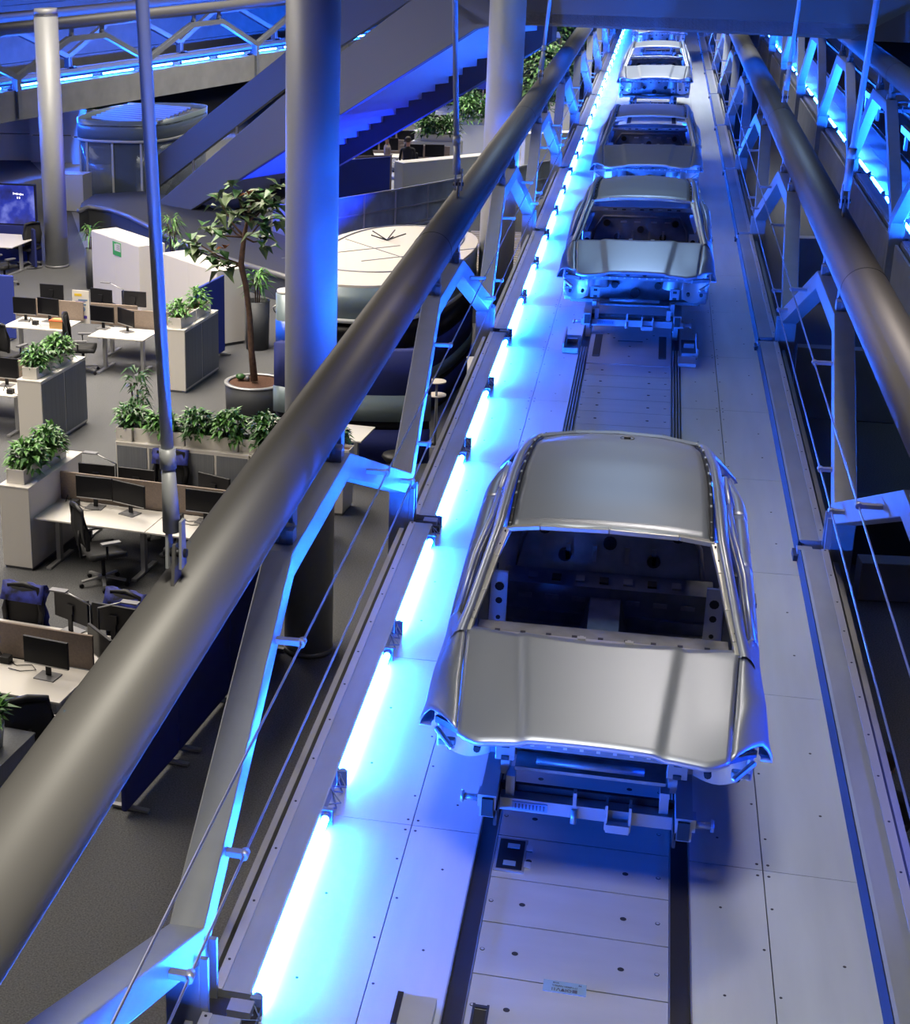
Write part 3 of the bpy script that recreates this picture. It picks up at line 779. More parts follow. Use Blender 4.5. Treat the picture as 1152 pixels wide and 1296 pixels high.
# near parapet (the lower grey band)
band2 = [pl(186, 268), pl(356, 122), pl(545, -18), pl(700, -60), pl(700, 33), pl(622, 32), pl(600, 38), pl(356, 193), pl(232, 272), pl(200, 300)]
mb = MB(); mb.prism(band2, nS*.16, m_stair); mb.build('near_parapet', t, bevel=.02)
# sawtooth underside of the treads
A = pl(205, 285); B = pl(604, 36)
n = 26; W = 2.5
mb = MB()
for i in range(n):
    p = A.lerp(B, i/n); q = A.lerp(B, (i+1)/n)
    p2 = Vector((q.x, q.y, p.z+.24)); q2 = Vector((q.x, q.y, q.z+.24))
    p1 = Vector((p.x, p.y, p.z+.24))
    o = nS*.16
    mb.add([p1+o, p2+o, p2+nS*W, p1+nS*W], [(0, 1, 2, 3)], m_soff); mb.add([p2+o, q2+o, q2+nS*W, p2+nS*W], [(0, 1, 2, 3)], m_soff)
    mb.add([p1+o+Vector((0, 0, .18)), p2+o+Vector((0, 0, .18)), p2+nS*W+Vector((0, 0, .18)), p1+nS*W+Vector((0, 0, .18))], [(3, 2, 1, 0)], m_soff)
mb.build('tread_flight', t)
C, D = pl(180, 322, W), pl(640, 62, W)
mb = MB(); poly = [A+nS*W+Vector((0, 0, -.42)), B+nS*W+Vector((0, 0, -.42))]
top = [B+nS*W+Vector((0, 0, .9)), A+nS*W+Vector((0, 0, .9))]
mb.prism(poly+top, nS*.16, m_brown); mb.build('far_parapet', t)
# second slim flight (the upper band)
t = thing('inclined_beam', 'slim grey inclined stair parapet above and behind the main staircase', 'stair parapet')
o2 = 1.6
band1 = [pl(128, 252, o2), pl(200, 196, o2), pl(356, 70, o2), pl(445, -12, o2), pl(560, -40, o2), pl(520, 0, o2), pl(432, 58, o2), pl(356, 116, o2), pl(170, 260, o2), pl(160, 270, o2)]
mb = MB(); mb.prism(band1, nS*.14, m_stair); mb.build('parapet_panel', t, bevel=.015)
mb = MB()
for (x, y) in ((196, 248), (245, 206), (300, 165)):
    q = pl(x, y, o2+.05); mb.bar(q+Vector((0, 0, -1.0)), q+Vector((0, 0, .25)), .07, .07, m_wall)
mb.build('bracket_post', t)
# platform with curved dark edge under the stair foot
t = thing('stair_platform', 'low dark platform with rounded corner at the foot of the staircase', 'platform')
zt = -2.4
pp = [P(*q, zt) for q in ((100, 267), (112, 262), (140, 266), (165, 275), (230, 308), (300, 332), (420, 368), (450, 330), (330, 285), (240, 250), (180, 240), (120, 244), (103, 255))]
mb = MB(); mb.prism([Vector((p.x, p.y, FZ+.01)) for p in pp], (0, 0, zt-FZ-.05), m_potd); mb.build('platform_body', t)
mb = MB(); mb.path([(p.x, p.y, zt) for p in pp[:7]], .07, m_grey, 8); mb.build('edge_lip', t)

# ================================================================== LEFT DISTANT BRIDGE
A3 = P(0, 142, 0); B3 = P(356, 60, 0)
A3 = Vector((-17.9, 48.5, 0)); d3 = (Vector((P(286, 74, 0).x, P(286, 74, 0).y, 0))-Vector((P(178, 90, 0).x, P(178, 90, 0).y, 0))).normalized()
Q3 = P(178, 90, 0)
ang3 = atan2(-d3.x, d3.y)
# local frame: x across, y along; near (right hand) edge of the deck at local x=+1.5
def l3(x, y, z): 
    c, s_ = cos(ang3), sin(ang3); ox, oy = Q3.x, Q3.y
    return (ox+c*(x-1.5)-s_*y, oy+s_*(x-1.5)+c*y, z)
def put3(o, y=0):
    p = l3(0, y, 0); o.location = p; o.rotation_euler = (0, 0, ang3); return o
t = conveyor_deck('distant blue-lit conveyor bridge deck crossing the upper left corner', 0, -26, 30, False, ang3, l3(0, 0, 0))
y3 = [-21.24+.0+BAY*i for i in range(7)]
for s, nm in ((1, 'near'), (-1, 'far')):
    f0 = frame_thing('truss_frame', s, 0); p0 = post_thing(s)
    for i in range(6):
        o = f0 if i == 0 else dup(f0); put3(o, y3[i]); o['label'] = 'distant truss frame, %s from the left, %s side of upper left bridge' % (ORD[i], nm); o['group'] = 'truss frames of the upper left bridge'
        o = p0 if i == 0 else dup(p0); put3(o, y3[i]); o['label'] = 'distant truss post, %s from the left, %s side of upper left bridge' % (ORD[i], nm); o['group'] = 'posts of the upper left bridge'
    t = thing('tubular_top_chord', 'distant %s grey tube along the top of the upper left bridge' % nm, 'tube', l3(0, 0, 0), ang3)
    mb = MB(); mb.cyl((s*1.97, -26, 1.95), (s*1.97, 30, 1.95), .2, m_tube, 24); mb.build('tube_body', t)
for i in range(-10, 12):
    p = l3(1.62, 2.36*i, .06)
    o = dup(lamp0, p, ang3); o['label'] = 'glowing blue fluorescent tube in the row under the upper left bridge truss'; o['group'] = 'blue lamps on the upper left bridge'
mb = MB()
p0_, p1_ = l3(-4.2, -26, 0), l3(-4.2, 30, 0)
t = thing('panel_wall', 'grey horizontally jointed panel wall behind the upper left bridge', 'wall panel', (0, 0, 0))
for i in range(5):
    mb = MB(); a = Vector(l3(-5.0, -30, -1.0+i*1.05)); b = Vector(l3(-5.0, 34, -1.0+i*1.05)); mb.prism([a, b, b+Vector((0, 0, 1.03)), a+Vector((0, 0, 1.03))], (-.1, 0, 0), m_wall); mb.build('wall_board', t)

# ================================================================== OFFICE OBJECTS
TH = radians(-6.7)
ux = Vector((cos(TH), sin(TH), 0)); uy = Vector((-sin(TH), cos(TH), 0))
# ---- plants
def leaf(mb, base, dirv, ln, wd, m, droop=.3):
    d = Vector(dirv).normalized(); sd = d.cross(Vector((0, 0, 1)))
    if sd.length < .01: sd = Vector((1, 0, 0))
    sd.normalize(); b = Vector(base)
    m1 = b+d*ln*.5; tip = b+d*ln-Vector((0, 0, droop*ln))
    nrm = sd.cross(d)*wd*.18
    mb.add([b, m1-sd*wd/2+nrm, m1, m1+sd*wd/2+nrm, tip], [(0, 2, 1), (0, 3, 2), (1, 2, 4), (2, 3, 4)], m)
def bush(mb, c, rx_, ry_, h, n, ln, wd, ms):
    for i in range(int(n*2.6)):
        a = R.uniform(0, 2*pi); q = R.random()**.6; z = R.random()**.8
        p = Vector((c[0]+rx_*q*cos(a)*.75, c[1]+ry_*q*sin(a)*.75, c[2]+h*z*(1-.35*q*q)))
        e = R.uniform(0, 2*pi); dv = (cos(a)*q+.6*cos(e), sin(a)*q+.6*sin(e), R.uniform(.0, .9)-.2*q)
        leaf(mb, p, dv, ln*R.uniform(.7, 1.3), wd*R.uniform(.7, 1.2), R.choice(ms), R.uniform(.1, .5))
    for i in range(6):
        a = R.uniform(0, 6.28); mb.cyl((c[0]+.03*cos(a), c[1]+.03*sin(a), c[2]-.03), (c[0]+rx_*.5*cos(a), c[1]+ry_*.5*sin(a), c[2]+h*.75), .008, m_leafB, 5)
def planter(loc, rz, L, W, H, label, group=None):
    t = thing('planter_box', label, 'planter', loc, rz, group)
    mb = MB(); th = .012
    mb.box((0, 0, .01), (W, L, .02), m_white)
    for s in (-1, 1): mb.box((s*(W/2-th/2), 0, H/2), (th, L, H), m_white); mb.box((0, s*(L/2-th/2), H/2), (W-2*th, th, H), m_white)
    mb.build('box_shell', t, bevel=.003)
    mb = MB(); mb.box((0, 0, H*.42), (W-2*th, L-2*th, H*.80), m_soil); mb.build('soil', t)
    return t
def plant_in(loc, rx_, ry_, h, n, ln, wd, ms, label, group, cat='plant', rz=0):
    t = thing('potted_foliage_plant', label, cat, loc, rz, group)
    mb = MB(); bush(mb, (0, 0, 0), rx_, ry_, h, n, ln, wd, ms); mb.build('foliage', t)
    return t
GA = [m_leafA, m_leafA, m_leafB]; GB = [m_leafB, m_leafA, m_leafB]
def cabinet(loc, rz, L, W, H, label, group, doors=0, face='x', n=2, body=m_white):
    """long axis local y; doors on +x or -y face"""
    t = thing('office_cabinet', label, 'cabinet', loc, rz, group)
    mb = MB(); mb.box((0, 0, .03), (W-.04, L-.04, .06), m_grey); mb.build('plinth', t)
    mb = MB(); mb.box((0, 0, (H+.04)/2), (W-.004, L, H-.04), body); mb.build('carcass', t, bevel=.004)
    mb = MB(); mb.box((0, 0, H), (W+.01, L+.01, .022), body); mb.build('top_board', t, bevel=.003)
    for i in range(n if doors else 0):
        w = L/n
        mb = MB(); y = -L/2+w*(i+.5)
        mb.box((W/2+.003, y, H/2+.02), (.012, w-.04, H-.13), m_tamb)
        mb.build('tambour_door', t)
    return t
# cabinet B and its planter
cB = P(35.4, 619, -1.83); 
def at2(base, a, b, z): return (base.x+ux.x*a+uy.x*b, base.y+ux.y*a+uy.y*b, z)
base = Vector((-7.52, 18.70, 0))
g = 'low white office cabinets'
cabinet(at2(base, -.22, .81, FZ), TH, 1.62, .44, 1.17, 'low white cabinet at the left end of the two-monitor desk, bare side facing right', g)
planter(at2(base, -.24, .72, -1.82), TH, 1.25, .26, .20, 'long white planter on the near cabinet beside the two-monitor desk', 'white planters')
plant_in(at2(base, -.24, .45, -1.72), .26, .30, .38, 130, .15, .07, GA, 'bright bushy plant in the near half of the planter on the nearest cabinet', 'planter plants')
plant_in(at2(base, -.24, 1.05, -1.72), .24, .30, .42, 130, .15, .07, GA, 'bushy plant in the far half of the planter on the nearest cabinet', 'planter plants')
base = Vector((-9.18, 23.62, 0))
cabinet(at2(base, -.22, .83, FZ), TH, 1.66, .44, 1.17, 'low white cabinet with two grey shutter doors at the left, behind the nearest one', g, 1)
planter(at2(base, -.24, .75, -1.82), TH, 1.35, .26, .20, 'long white planter on the grey-shuttered cabinet at left', 'white planters')
plant_in(at2(base, -.25, .42, -1.72), .27, .30, .36, 130, .14, .065, GB, 'dense green plant in the near half of the planter on the left grey-shuttered cabinet', 'planter plants')
plant_in(at2(base, -.22, 1.08, -1.72), .28, .32, .40, 140, .14, .065, GA, 'dense green plant in the far half of the planter on the left grey-shuttered cabinet', 'planter plants')
base = Vector((-7.84, 27.39, 0))
cabinet(at2(base, -.20, .82, FZ), TH, 1.66, .44, 1.17, 'low white cabinet with two grey shutter doors left of the indoor tree', g, 1)
planter(at2(base, -.20, .40, -1.82), TH, .72, .26, .20, 'white planter on the near half of the cabinet left of the tree', 'white planters')
planter(at2(base, -.20, 1.15, -1.82), TH, .72, .26, .20, 'white planter on the far half of the cabinet left of the tree', 'white planters')
plant_in(at2(base, -.22, .30, -1.70), .20, .22, .34, 70, .15, .06, [m_leafA], 'light green plant in the near planter on the cabinet left of the tree', 'planter plants')
plant_in(at2(base, -.18, 1.15, -1.70), .20, .22, .40, 60, .16, .055, [m_leafA], 'light green plant in the far planter on the cabinet left of the tree', 'planter plants')
# cabinets C (row across)
base = Vector((-7.10, 20.88, 0))
for i in range(3):
    p = at2(base, .38+1.02*i+.2, .22, FZ)
    cabinet(p, TH-pi/2, 1.0, .42, 1.17, ['left cabinet of the row across with planters on top, white end', 'middle cabinet of the row across with planters on top', 'right cabinet of the row across, half hidden by the tube'][i], g, 1)
planter(at2(base, .20, .26, -1.82), TH, .46, .24, .20, 'short white planter at the left end of the row of cabinets', 'white planters')
for i in range(4):
    planter(at2(base, .72+.80*i, .20, -1.82), TH-pi/2, .78, .24, .20, 'white planter in the row across, %s after the short end one' % ORD[i], 'white planters')
PL = [(.22, .30, GB, 90, .36), (.72, .20, GA, 110, .34), (1.25, .2, GB, 120, .42), (1.75, .2, GA, 130, .46), (2.3, .2, GB, 130, .46), (2.85, .2, GA, 100, .4)]
for i, (a_, b_, ms, n_, h_) in enumerate(PL):
    plant_in(at2(base, a_, b_, -1.71), .26, .22, h_, n_, .15, .065, ms, 'leafy plant in the planter row behind the two-monitor desk, %s from the left' % ORD[i], 'planter plants')
# tall dracaena behind
def tall_plant(loc, h, label, n=110, ms=(m_leafB,), ln=.3, wd=.05, pot=(.2, .45)):
    t = thing('potted_tall_plant', label, 'plant', loc)
    mb = MB(); mb.lathe([(.001, .0), (pot[0]*.9, .0), (pot[0], pot[1]), (pot[0]-.02, pot[1]), (pot[0]-.03, pot[1]-.05), (.001, pot[1]-.05)], (0, 0, 0), m_potd, 28); mb.build('pot', t)
    mb = MB(); 
    for k in range(3): mb.path([(.03*k-.03, .02*k, pot[1]-.06), (.05*k-.05, .03, pot[1]+(h-pot[1])*.5), (.08*(k-1), .05*(k-1), h*.9-.1*k)], .014, m_bark, 6)
    mb.build('stem', t)
    mb = MB()
    for i in range(n):
        z = lerp(pot[1]+.15, h, R.random()**.8); a = R.uniform(0, 2*pi)
        leaf(mb, (.04*cos(a), .04*sin(a), z), (cos(a), sin(a), R.uniform(-.3, .8)), ln*R.uniform(.6, 1.1), wd, R.choice(ms), R.uniform(.2, .7))
    mb.build('foliage', t)
    return t
q = P(200, 590, FZ); tall_plant((-7.0, 21.9, FZ), 1.95, 'tall dark-leaved plant standing behind the planter row', 150, (m_leafB,), .27, .055)
q = P(210, 385, FZ); tall_plant((q.x, q.y+.6, FZ), 1.9, 'spiky yellow-green plant between the two tall white cabinets', 90, (m_leafA, m_leafC), .35, .045, (.25, .9))
q = P(88, 215, FZ); tall_plant((q.x, q.y+3, FZ), 2.1, 'thin dark plant silhouetted before the pale wall boards at left', 90, (m_leafB,), .5, .07)
q = P(112, 372, FZ); tall_plant((q.x-.1, q.y+.6, FZ), 1.45, 'spiky plant peeking out left of the green-notice cabinet', 50, (m_leafB, m_leafA), .42, .03, (.16, .95))
q = P(323, 444, FZ); 
tall_plant((q.x, q.y+.2, FZ), 1.55, 'strap-leaved plant in a tall dark cylinder pot behind the tree trunk', 70, (m_leafA, m_leafB), .38, .06, (.25, .98))
# ---- the indoor tree
tx, ty = -6.32, 26.5
t = thing('indoor_tree', 'indoor fiddle-leaf tree with bare trunk in a wide dark round planter', 'tree', (tx, ty, FZ))
mb = MB(); mb.lathe([(.001, 0), (.50, 0), (.52, .55), (.47, .56), (.46, .50), (.001, .50)], (0, 0, 0), m_potd, 40); mb.build('round_planter', t)
mb = MB(); mb.lathe([(.455, .56), (.535, .56), (.535, .535), (.455, .535), (.455, .56)], (0, 0, 0), m_silver, 40); mb.build('planter_rim', t)
mb = MB(); mb.lathe([(.001, .53), (.46, .53)], (0, 0, 0), m_soil, 30); mb.ball((-.28, .1, .60), .09, m_leafB, 8, (1, 1, .6)); mb.ball((-.15, .08, .58), .05, m_grey, 8); mb.build('soil', t)
mb = MB()
Yt = ty
def tp(x, y, dy=0): v = onpl(x, y, 0, Yt+dy, 0, 1); return Vector((v.x-tx, v.y-ty, v.z-FZ))
tr = [tp(322, 482), tp(318, 440), tp(316, 400), tp(311, 360), tp(305, 335), tp(309, 300), tp(313, 280), tp(318, 255)]
mb.path(tr, .05, m_bark, 10, [1.3, 1.1, 1, 1, 1.05, .8, .6, .35])
tips = [(246, 305, .2), (262, 290, -.2), (280, 258, .1), (300, 243, -.2), (318, 252, .2), (338, 258, 0), (346, 240, .1), (268, 322, .2), (282, 335, -.1), (332, 305, .3), (350, 275, .2), (330, 282, -.3), (290, 285, .3), (310, 268, -.3)]
roots = [tr[4], tr[5], tr[5], tr[6], tr[7], tr[6], tr[7], tr[4], tr[4], tr[5], tr[6], tr[5], tr[5], tr[6]]
for (x, y, dy), r0 in zip(tips, roots):
    e = tp(x, y, dy); mid = r0.lerp(e, .5)+Vector((0, 0, -.05)); mb.path([r0, mid, e], .022, m_bark, 6, [1, .7, .4])
mb.build('trunk', t)
mb = MB()
for (x, y, dy) in tips:
    e = tp(x, y, dy)
    for i in range(11):
        a = R.uniform(0, 6.28); leaf(mb, e+Vector((R.uniform(-.12, .12), R.uniform(-.12, .12), R.uniform(-.14, .1))), (cos(a), sin(a)*.7-.15, R.uniform(-.5, .8)), R.uniform(.22, .36), R.uniform(.17, .24), R.choice([m_leafC, m_leafC, m_leafB]), R.uniform(0, .5))
for (x, y) in ((315, 247), (285, 315)): e = tp(x, y, -.3); leaf(mb, e, (.3, -.5, .6), .2, .15, m_leafD); leaf(mb, e, (-.5, -.5, .2), .2, .13, m_leafD)
mb.build('foliage', t)

# ---- tall cabinets
def tall_cab(c, rz, L, W, H, label, n=2):
    t = thing('tall_cabinet', label, 'cabinet', c, rz, 'tall white cabinets')
    mb = MB(); mb.box((0, 0, .03), (L-.04, W-.04, .06), m_potd); mb.build('plinth', t)
    mb = MB(); mb.box((0, 0, H/2+.03), (L, W, H-.06), m_white); mb.build('carcass', t, bevel=.004)
    for i in range(n):
        w = L/n; mb = MB(); mb.box((-L/2+w*(i+.5), -W/2-.008, H/2+.03), (w-.006, .016, H-.09), m_white); d = mb.build('door', t)
    return t
aF = atan2(-1.65, 1.63)
tF = tall_cab((-8.66, 31.75, FZ), aF, 2.30, .62, 1.55, 'tall white cabinet block right behind the indoor tree')
tG = tall_cab((-10.98, 33.98, FZ), aF, 2.34, .62, 1.55, 'tall white cabinet block with a green notice on its front')
t = thing('green_notice', 'green and white notice stuck to the front of the left tall cabinet', 'notice', (-10.98, 33.98, FZ), aF)
mb = MB(); mb.box((.12, -.33, 1.33), (.40, .006, .30), m_green); mb.build('notice_sheet', t)
mb = MB(); mb.box((.20, -.334, 1.37), (.20, .004, .17), m_white); mb.box((.05, -.334, 1.36), (.07, .004, .15), m_white)
for k in range(4): mb.box((.21, -.337, 1.42-.03*k), (.15, .002, .008), m_ink)
mb.build('notice_text', t)

# ---- desks
def desk(loc, rz, L, D, label, group='white office desks', H=.73):
    t = thing('office_desk', label, 'desk', loc, rz, group)
    mb = MB(); mb.box((0, 0, H-.0125), (L, D, .025), m_white); mb.build('desk_top', t, bevel=.004)
    for s in (-1, 1):
        mb = MB(); x = s*(L/2-.18)
        mb.box((x, -.02, H/2-.02), (.06, .09, H-.08), m_silver); mb.box((x, -.02, .02), (.07, D-.08, .03), m_silver); mb.box((x, 0, H-.05), (.05, D-.2, .03), m_silver)
        mb.build('leg', t)
    mb = MB(); mb.box((0, .08, H-.07), (L-.4, .10, .04), m_grey); mb.build('cable_tray', t)
    return t
def monitor(loc, rz, label, w=.53, h=.31, group='black desk monitors', arm=False):
    t = thing('monitor', label, 'monitor', loc, rz, group)
    mb = MB(); mb.box((0, 0, .13+h/2), (w, .035, h), m_plast); mb.build('housing', t, bevel=.004)
    mb = MB(); mb.box((0, -.0185, .13+h/2+.004), (w-.02, .002, h-.03), m_screen); mb.box((0, -.019, .138), (w-.01, .003, .012), m_silver); mb.build('screen', t)
    mb = MB(); mb.box((0, .03, .14), (.06, .02, .26), m_plast); mb.box((0, .01, .006), (.24, .20, .012), m_grey); mb.box((0, .028, .28), (.1, .03, .1), m_plast); mb.build('stand', t)
    mb = MB(); mb.cyl((0, .018, .30), (0, .0195, .30), .02, m_silver, 12); mb.build('badge', t)
    return t
def screenp(p0, rz, L, H, label, z=FZ+.72, m=m_part):
    t = tag(MB().box((0, 0, H/2), (L, .035, H), m).build('desk_partition', None, bevel=.006), label, 'partition', 'taupe desk partitions')
    t.location = (p0[0], p0[1], z); t.rotation_euler = (0, 0, rz); return t
def office_chair(loc, rz, label, jacket=False, group='office swivel chairs'):
    t = thing('office_chair', label, 'chair', loc, rz, group)
    mb = MB(); rows = []
    for i in range(7):
        y = -.24+.08*i; rows.append([(x, y, .47+.015*(x/.24)**2*3-.02*max(0, (-.15-y))*4) for x in (-.25, -.15, 0, .15, .25)])
    mb.grid(rows, m_mesh); mb.build('seat', t, solid=.07)
    mb = MB(); rows = []
    for i in range(8):
        z = .60+.075*i; w = .24-.03*abs(i-3)/3; rows.append([(x, .26+.05*(i/7)+.02*sin(i*.5)-.03*(1-(x/.24)**2)+.02, z) for x in (-w, -w*.6, 0, w*.6, w)])
    mb.grid(rows, m_mesh); mb.path([(-.2, .27, .60), (-.24, .29, .85), (-.19, .33, 1.12), (0, .34, 1.15), (.19, .33, 1.12), (.24, .29, .85), (.2, .27, .60)], .016, m_plast, 6)
    mb.build('backrest', t, solid=.02)
    mb = MB(); mb.path([(0, .1, .43), (0, .3, .44), (0, .33, .65), (0, .31, .8)], .025, m_plast, 6); mb.build('back_stem', t)
    for s in (-1, 1):
        mb = MB(); mb.path([(s*.24, .05, .46), (s*.31, .05, .48), (s*.31, .05, .66)], .018, m_plast, 6); mb.box((s*.31, .0, .68), (.08, .26, .03), m_grey); mb.build('armrest', t)
    mb = MB(); mb.cyl((0, 0, .1), (0, 0, .42), .028, m_plast, 10)
    mb.box((0, .02, .42), (.2, .24, .05), m_plast)
    mb.build('gas_column', t)
    mb = MB()
    for k in range(5):
        a = 2*pi*k/5+.3; mb.bar((0, 0, .12), (.30*cos(a), .30*sin(a), .085), .045, .025, m_silver)
    mb.build('star_base', t)
    for k in range(5):
        a = 2*pi*k/5+.3; mb = MB(); mb.cyl((.31*cos(a)-.02, .31*sin(a), .03), (.31*cos(a)+.02, .31*sin(a), .03), .03, m_plast, 10); mb.build('caster', t)
    if jacket:
        mb = MB(); rows = []
        for i in range(9):
            f = i/8; rows.append([(x*(1+.1*sin(i*1.7)), .36+.06*f*f+.03*sin(x*25+i)+.02, 1.16-.62*f) for x in [-.27+.06*k for k in range(10)]])
        mb.grid(rows, m_jack)
        rows = [[(x, .36-.02*j*j*.3-.02*j, 1.16-.02*abs(j-1)-.05*j*(j > 1)) for x in [-.26+.058*k for k in range(10)]] for j in range(4)]
        mb.grid(rows, m_jack)
        o = mb.build('draped_jacket', None, solid=.015)
        tag(o, jacket, 'jacket', 'blue jackets on chair backs'); o.location = loc; o.rotation_euler = (0, 0, rz)
    return t
def desk_lamp(loc, rz, label):
    t = thing('desk_lamp', label, 'lamp', loc, rz, 'slim desk lamps')
    mb = MB(); mb.cyl((0, 0, 0), (0, 0, .02), .07, m_plast, 14); mb.build('lamp_foot', t)
    mb = MB(); mb.path([(0, 0, .02), (0, .0, .50)], .012, m_plast, 6); mb.path([(0, 0, .5), (-.32, 0, .62)], .009, m_silver, 6); mb.build('lamp_arm', t)
    mb = MB(); mb.box((-.38, 0, .62), (.2, .09, .015), m_grey); mb.build('lamp_head', t)
    return t
def desk_clutter(loc, rz, label):
    t = thing('dock_and_cables', label, 'docking station', loc, rz, 'black docking stations')
    mb = MB(); mb.box((0, 0, .04), (.11, .10, .08), m_plast); mb.build('dock_box', t, bevel=.006)
    mb = MB(); mb.path([(.05, 0, .02), (.15, -.05, .01), (.3, .02, .01), (.4, -.08, .01), (.25, -.16, .01), (.1, -.14, .01)], .005, m_plast, 5); mb.path([(-.05, .02, .05), (-.13, .06, .12), (-.16, .04, .02)], .008, m_plast, 5); mb.build('cables', t)
    return t
def bank(x0, y0, n, L, D, near_lbls, far_lbls, part_lbls):
    """row of desks along ux starting at front-left corner (x0,y0), with partition and a mirrored row"""
    b = Vector((x0, y0, 0))
    for i in range(n):
        desk(at2(b, L*(i+.5), D/2, FZ), TH, L-.01, D, near_lbls[i])
        desk(at2(b, L*(i+.5), D*1.5+.10, FZ), TH+pi, L-.01, D, far_lbls[i])
        screenp(at2(b, L*(i+.5), D+.05, 0), TH, L-.02, .40, part_lbls[i])
    return b
DZ = FZ+.73
# bank B
b = bank(-7.52, 18.81, 2, 1.62, .78, ['white desk carrying two black monitors, nearest to the planter cabinet', 'white desk behind the suspension rod with one monitor in view', 'white desk of the middle row hidden mostly by the tube'],
     ['desk behind the partition of the middle row, left one', 'desk behind the partition of the middle row, centre one', 'desk behind the partition of the middle row, right one'],
     ['taupe partition behind the two-monitor desk', 'taupe partition right of the suspension rod in the middle row', 'taupe partition of the middle row at the tube'])
monitor(at2(b, .62, .62, DZ), TH+radians(2), 'left monitor of the pair on the middle row desk')
monitor(at2(b, 1.16, .55, DZ), TH-radians(14), 'right monitor of the pair on the middle row desk')
monitor(at2(b, 2.22, .60, DZ), TH+radians(0), 'single monitor right of the suspension rod on the middle row')
desk_clutter(at2(b, .32, .62, DZ), TH, 'small black dock left of the two-monitor pair')
desk_clutter(at2(b, 1.86, .58, DZ), TH, 'small black dock just right of the suspension rod')
monitor(at2(b, .42, 1.12, DZ), TH+pi+.05, 'rear of a monitor left behind the taupe partition of the middle row')
monitor(at2(b, 1.02, 1.12, DZ), TH+pi, 'rear of a monitor behind the taupe partition next to the blue jacket')
monitor(at2(b, 2.12, 1.20, DZ), TH+pi-.3, 'rear of a tilted monitor behind the partition right of the rod')
monitor(at2(b, 2.75, 1.20, DZ), TH+pi-.1, 'rear of a monitor behind the partition close to the tube')
desk_lamp(at2(b, .75, 1.05, DZ), TH, 'slim lamp over the partition of the two-monitor desk')
desk_lamp(at2(b, 2.62, 1.0, DZ), TH+pi, 'slim lamp over the partition near the tube, middle row')
office_chair((-6.45, 18.50, FZ), 2.25, 'black mesh swivel chair in front of the two-monitor desk')
office_chair(at2(b, 1.18, 1.72, FZ), TH+radians(8), 'swivel chair under a blue jacket behind the middle row', 'blue jacket draped on the chair behind the middle row partition')
# bank A (bottom left)
b = bank(-8.55, 14.17, 2, 1.62, .78, ['white desk at the left frame edge of the nearest row', 'white desk with a silver-edged monitor in the nearest row at lower left', 'white desk of the nearest row hidden by the tube'],
     ['desk behind the nearest row partition, left one', 'desk behind the nearest row partition, centre one', 'desk behind the nearest row partition, right one'],
     ['taupe partition at the left frame edge, nearest row', 'taupe partition behind the silver-edged monitor', 'taupe partition of the nearest row by the tube'])
p = P(60, 857, DZ); monitor((p.x, p.y, DZ), TH+radians(-3), 'silver-edged monitor standing on the nearest desk at lower left')
p = P(118, 853, DZ); monitor((p.x+.05, p.y+.12, DZ), TH-radians(38), 'angled monitor right of the silver-edged one, nearest row')
p = P(8, 838, DZ); desk_clutter((p.x, p.y, DZ), TH, 'black headset and dock left of the silver-edged monitor')
p = P(75, 820, DZ); monitor((p.x, p.y+.45, DZ), TH+pi-.35, 'rear of a monitor behind the nearest row partition, left one')
monitor((p.x+.55, p.y+.28, DZ), TH+pi-.05, 'rear of a monitor behind the nearest row partition, right one')
desk_lamp((p.x+.35, p.y+.10, DZ), TH, 'black-armed lamp rising over the nearest row partition')
desk_lamp((p.x+.45, p.y+.05, DZ), TH+pi, 'silver-headed lamp reaching right over the nearest row partition')
p = P(140, 800, FZ+.8); office_chair((p.x, p.y, FZ), TH+radians(-8), 'swivel chair with a blue jacket behind the nearest row, beside the tube', 'blue jacket draped on the chair nearest the tube')
p = P(14, 790, FZ+.8); office_chair((p.x, p.y, FZ), TH, 'swivel chair with a blue jacket at the left frame edge', 'blue jacket draped on the chair at the left frame edge')
p = P(38, 905, FZ+.8); office_chair((p.x-.05, p.y, FZ), TH+pi+.6, 'black swivel chair at the nearest desk in the lower left corner')
# potted plant bottom left on a grey cabinet
p = P(12, 925, FZ+1.0)
cabinet((p.x-.12, p.y-.1, FZ), TH, .8, .44, .85, 'grey-topped low cabinet in the lower left corner', g, 0, body=m_tamb)
t = thing('potted_lily', 'peace lily in a pale pot on the corner cabinet at lower left', 'plant', (p.x-.14, p.y-.08, FZ+.87))
mb = MB(); mb.lathe([(.001, 0), (.09, 0), (.12, .24), (.11, .24), (.10, .22), (.001, .22)], (0, 0, 0), m_white2, 20); mb.build('pot', t)
mb = MB()
for i in range(60):
    a = R.uniform(0, 6.28); leaf(mb, (.03*cos(a), .03*sin(a), .24+R.random()*.12), (cos(a), sin(a), R.uniform(.3, 2)), R.uniform(.22, .34), .07, R.choice(GB), R.uniform(.1, .6))
mb.build('foliage', t)
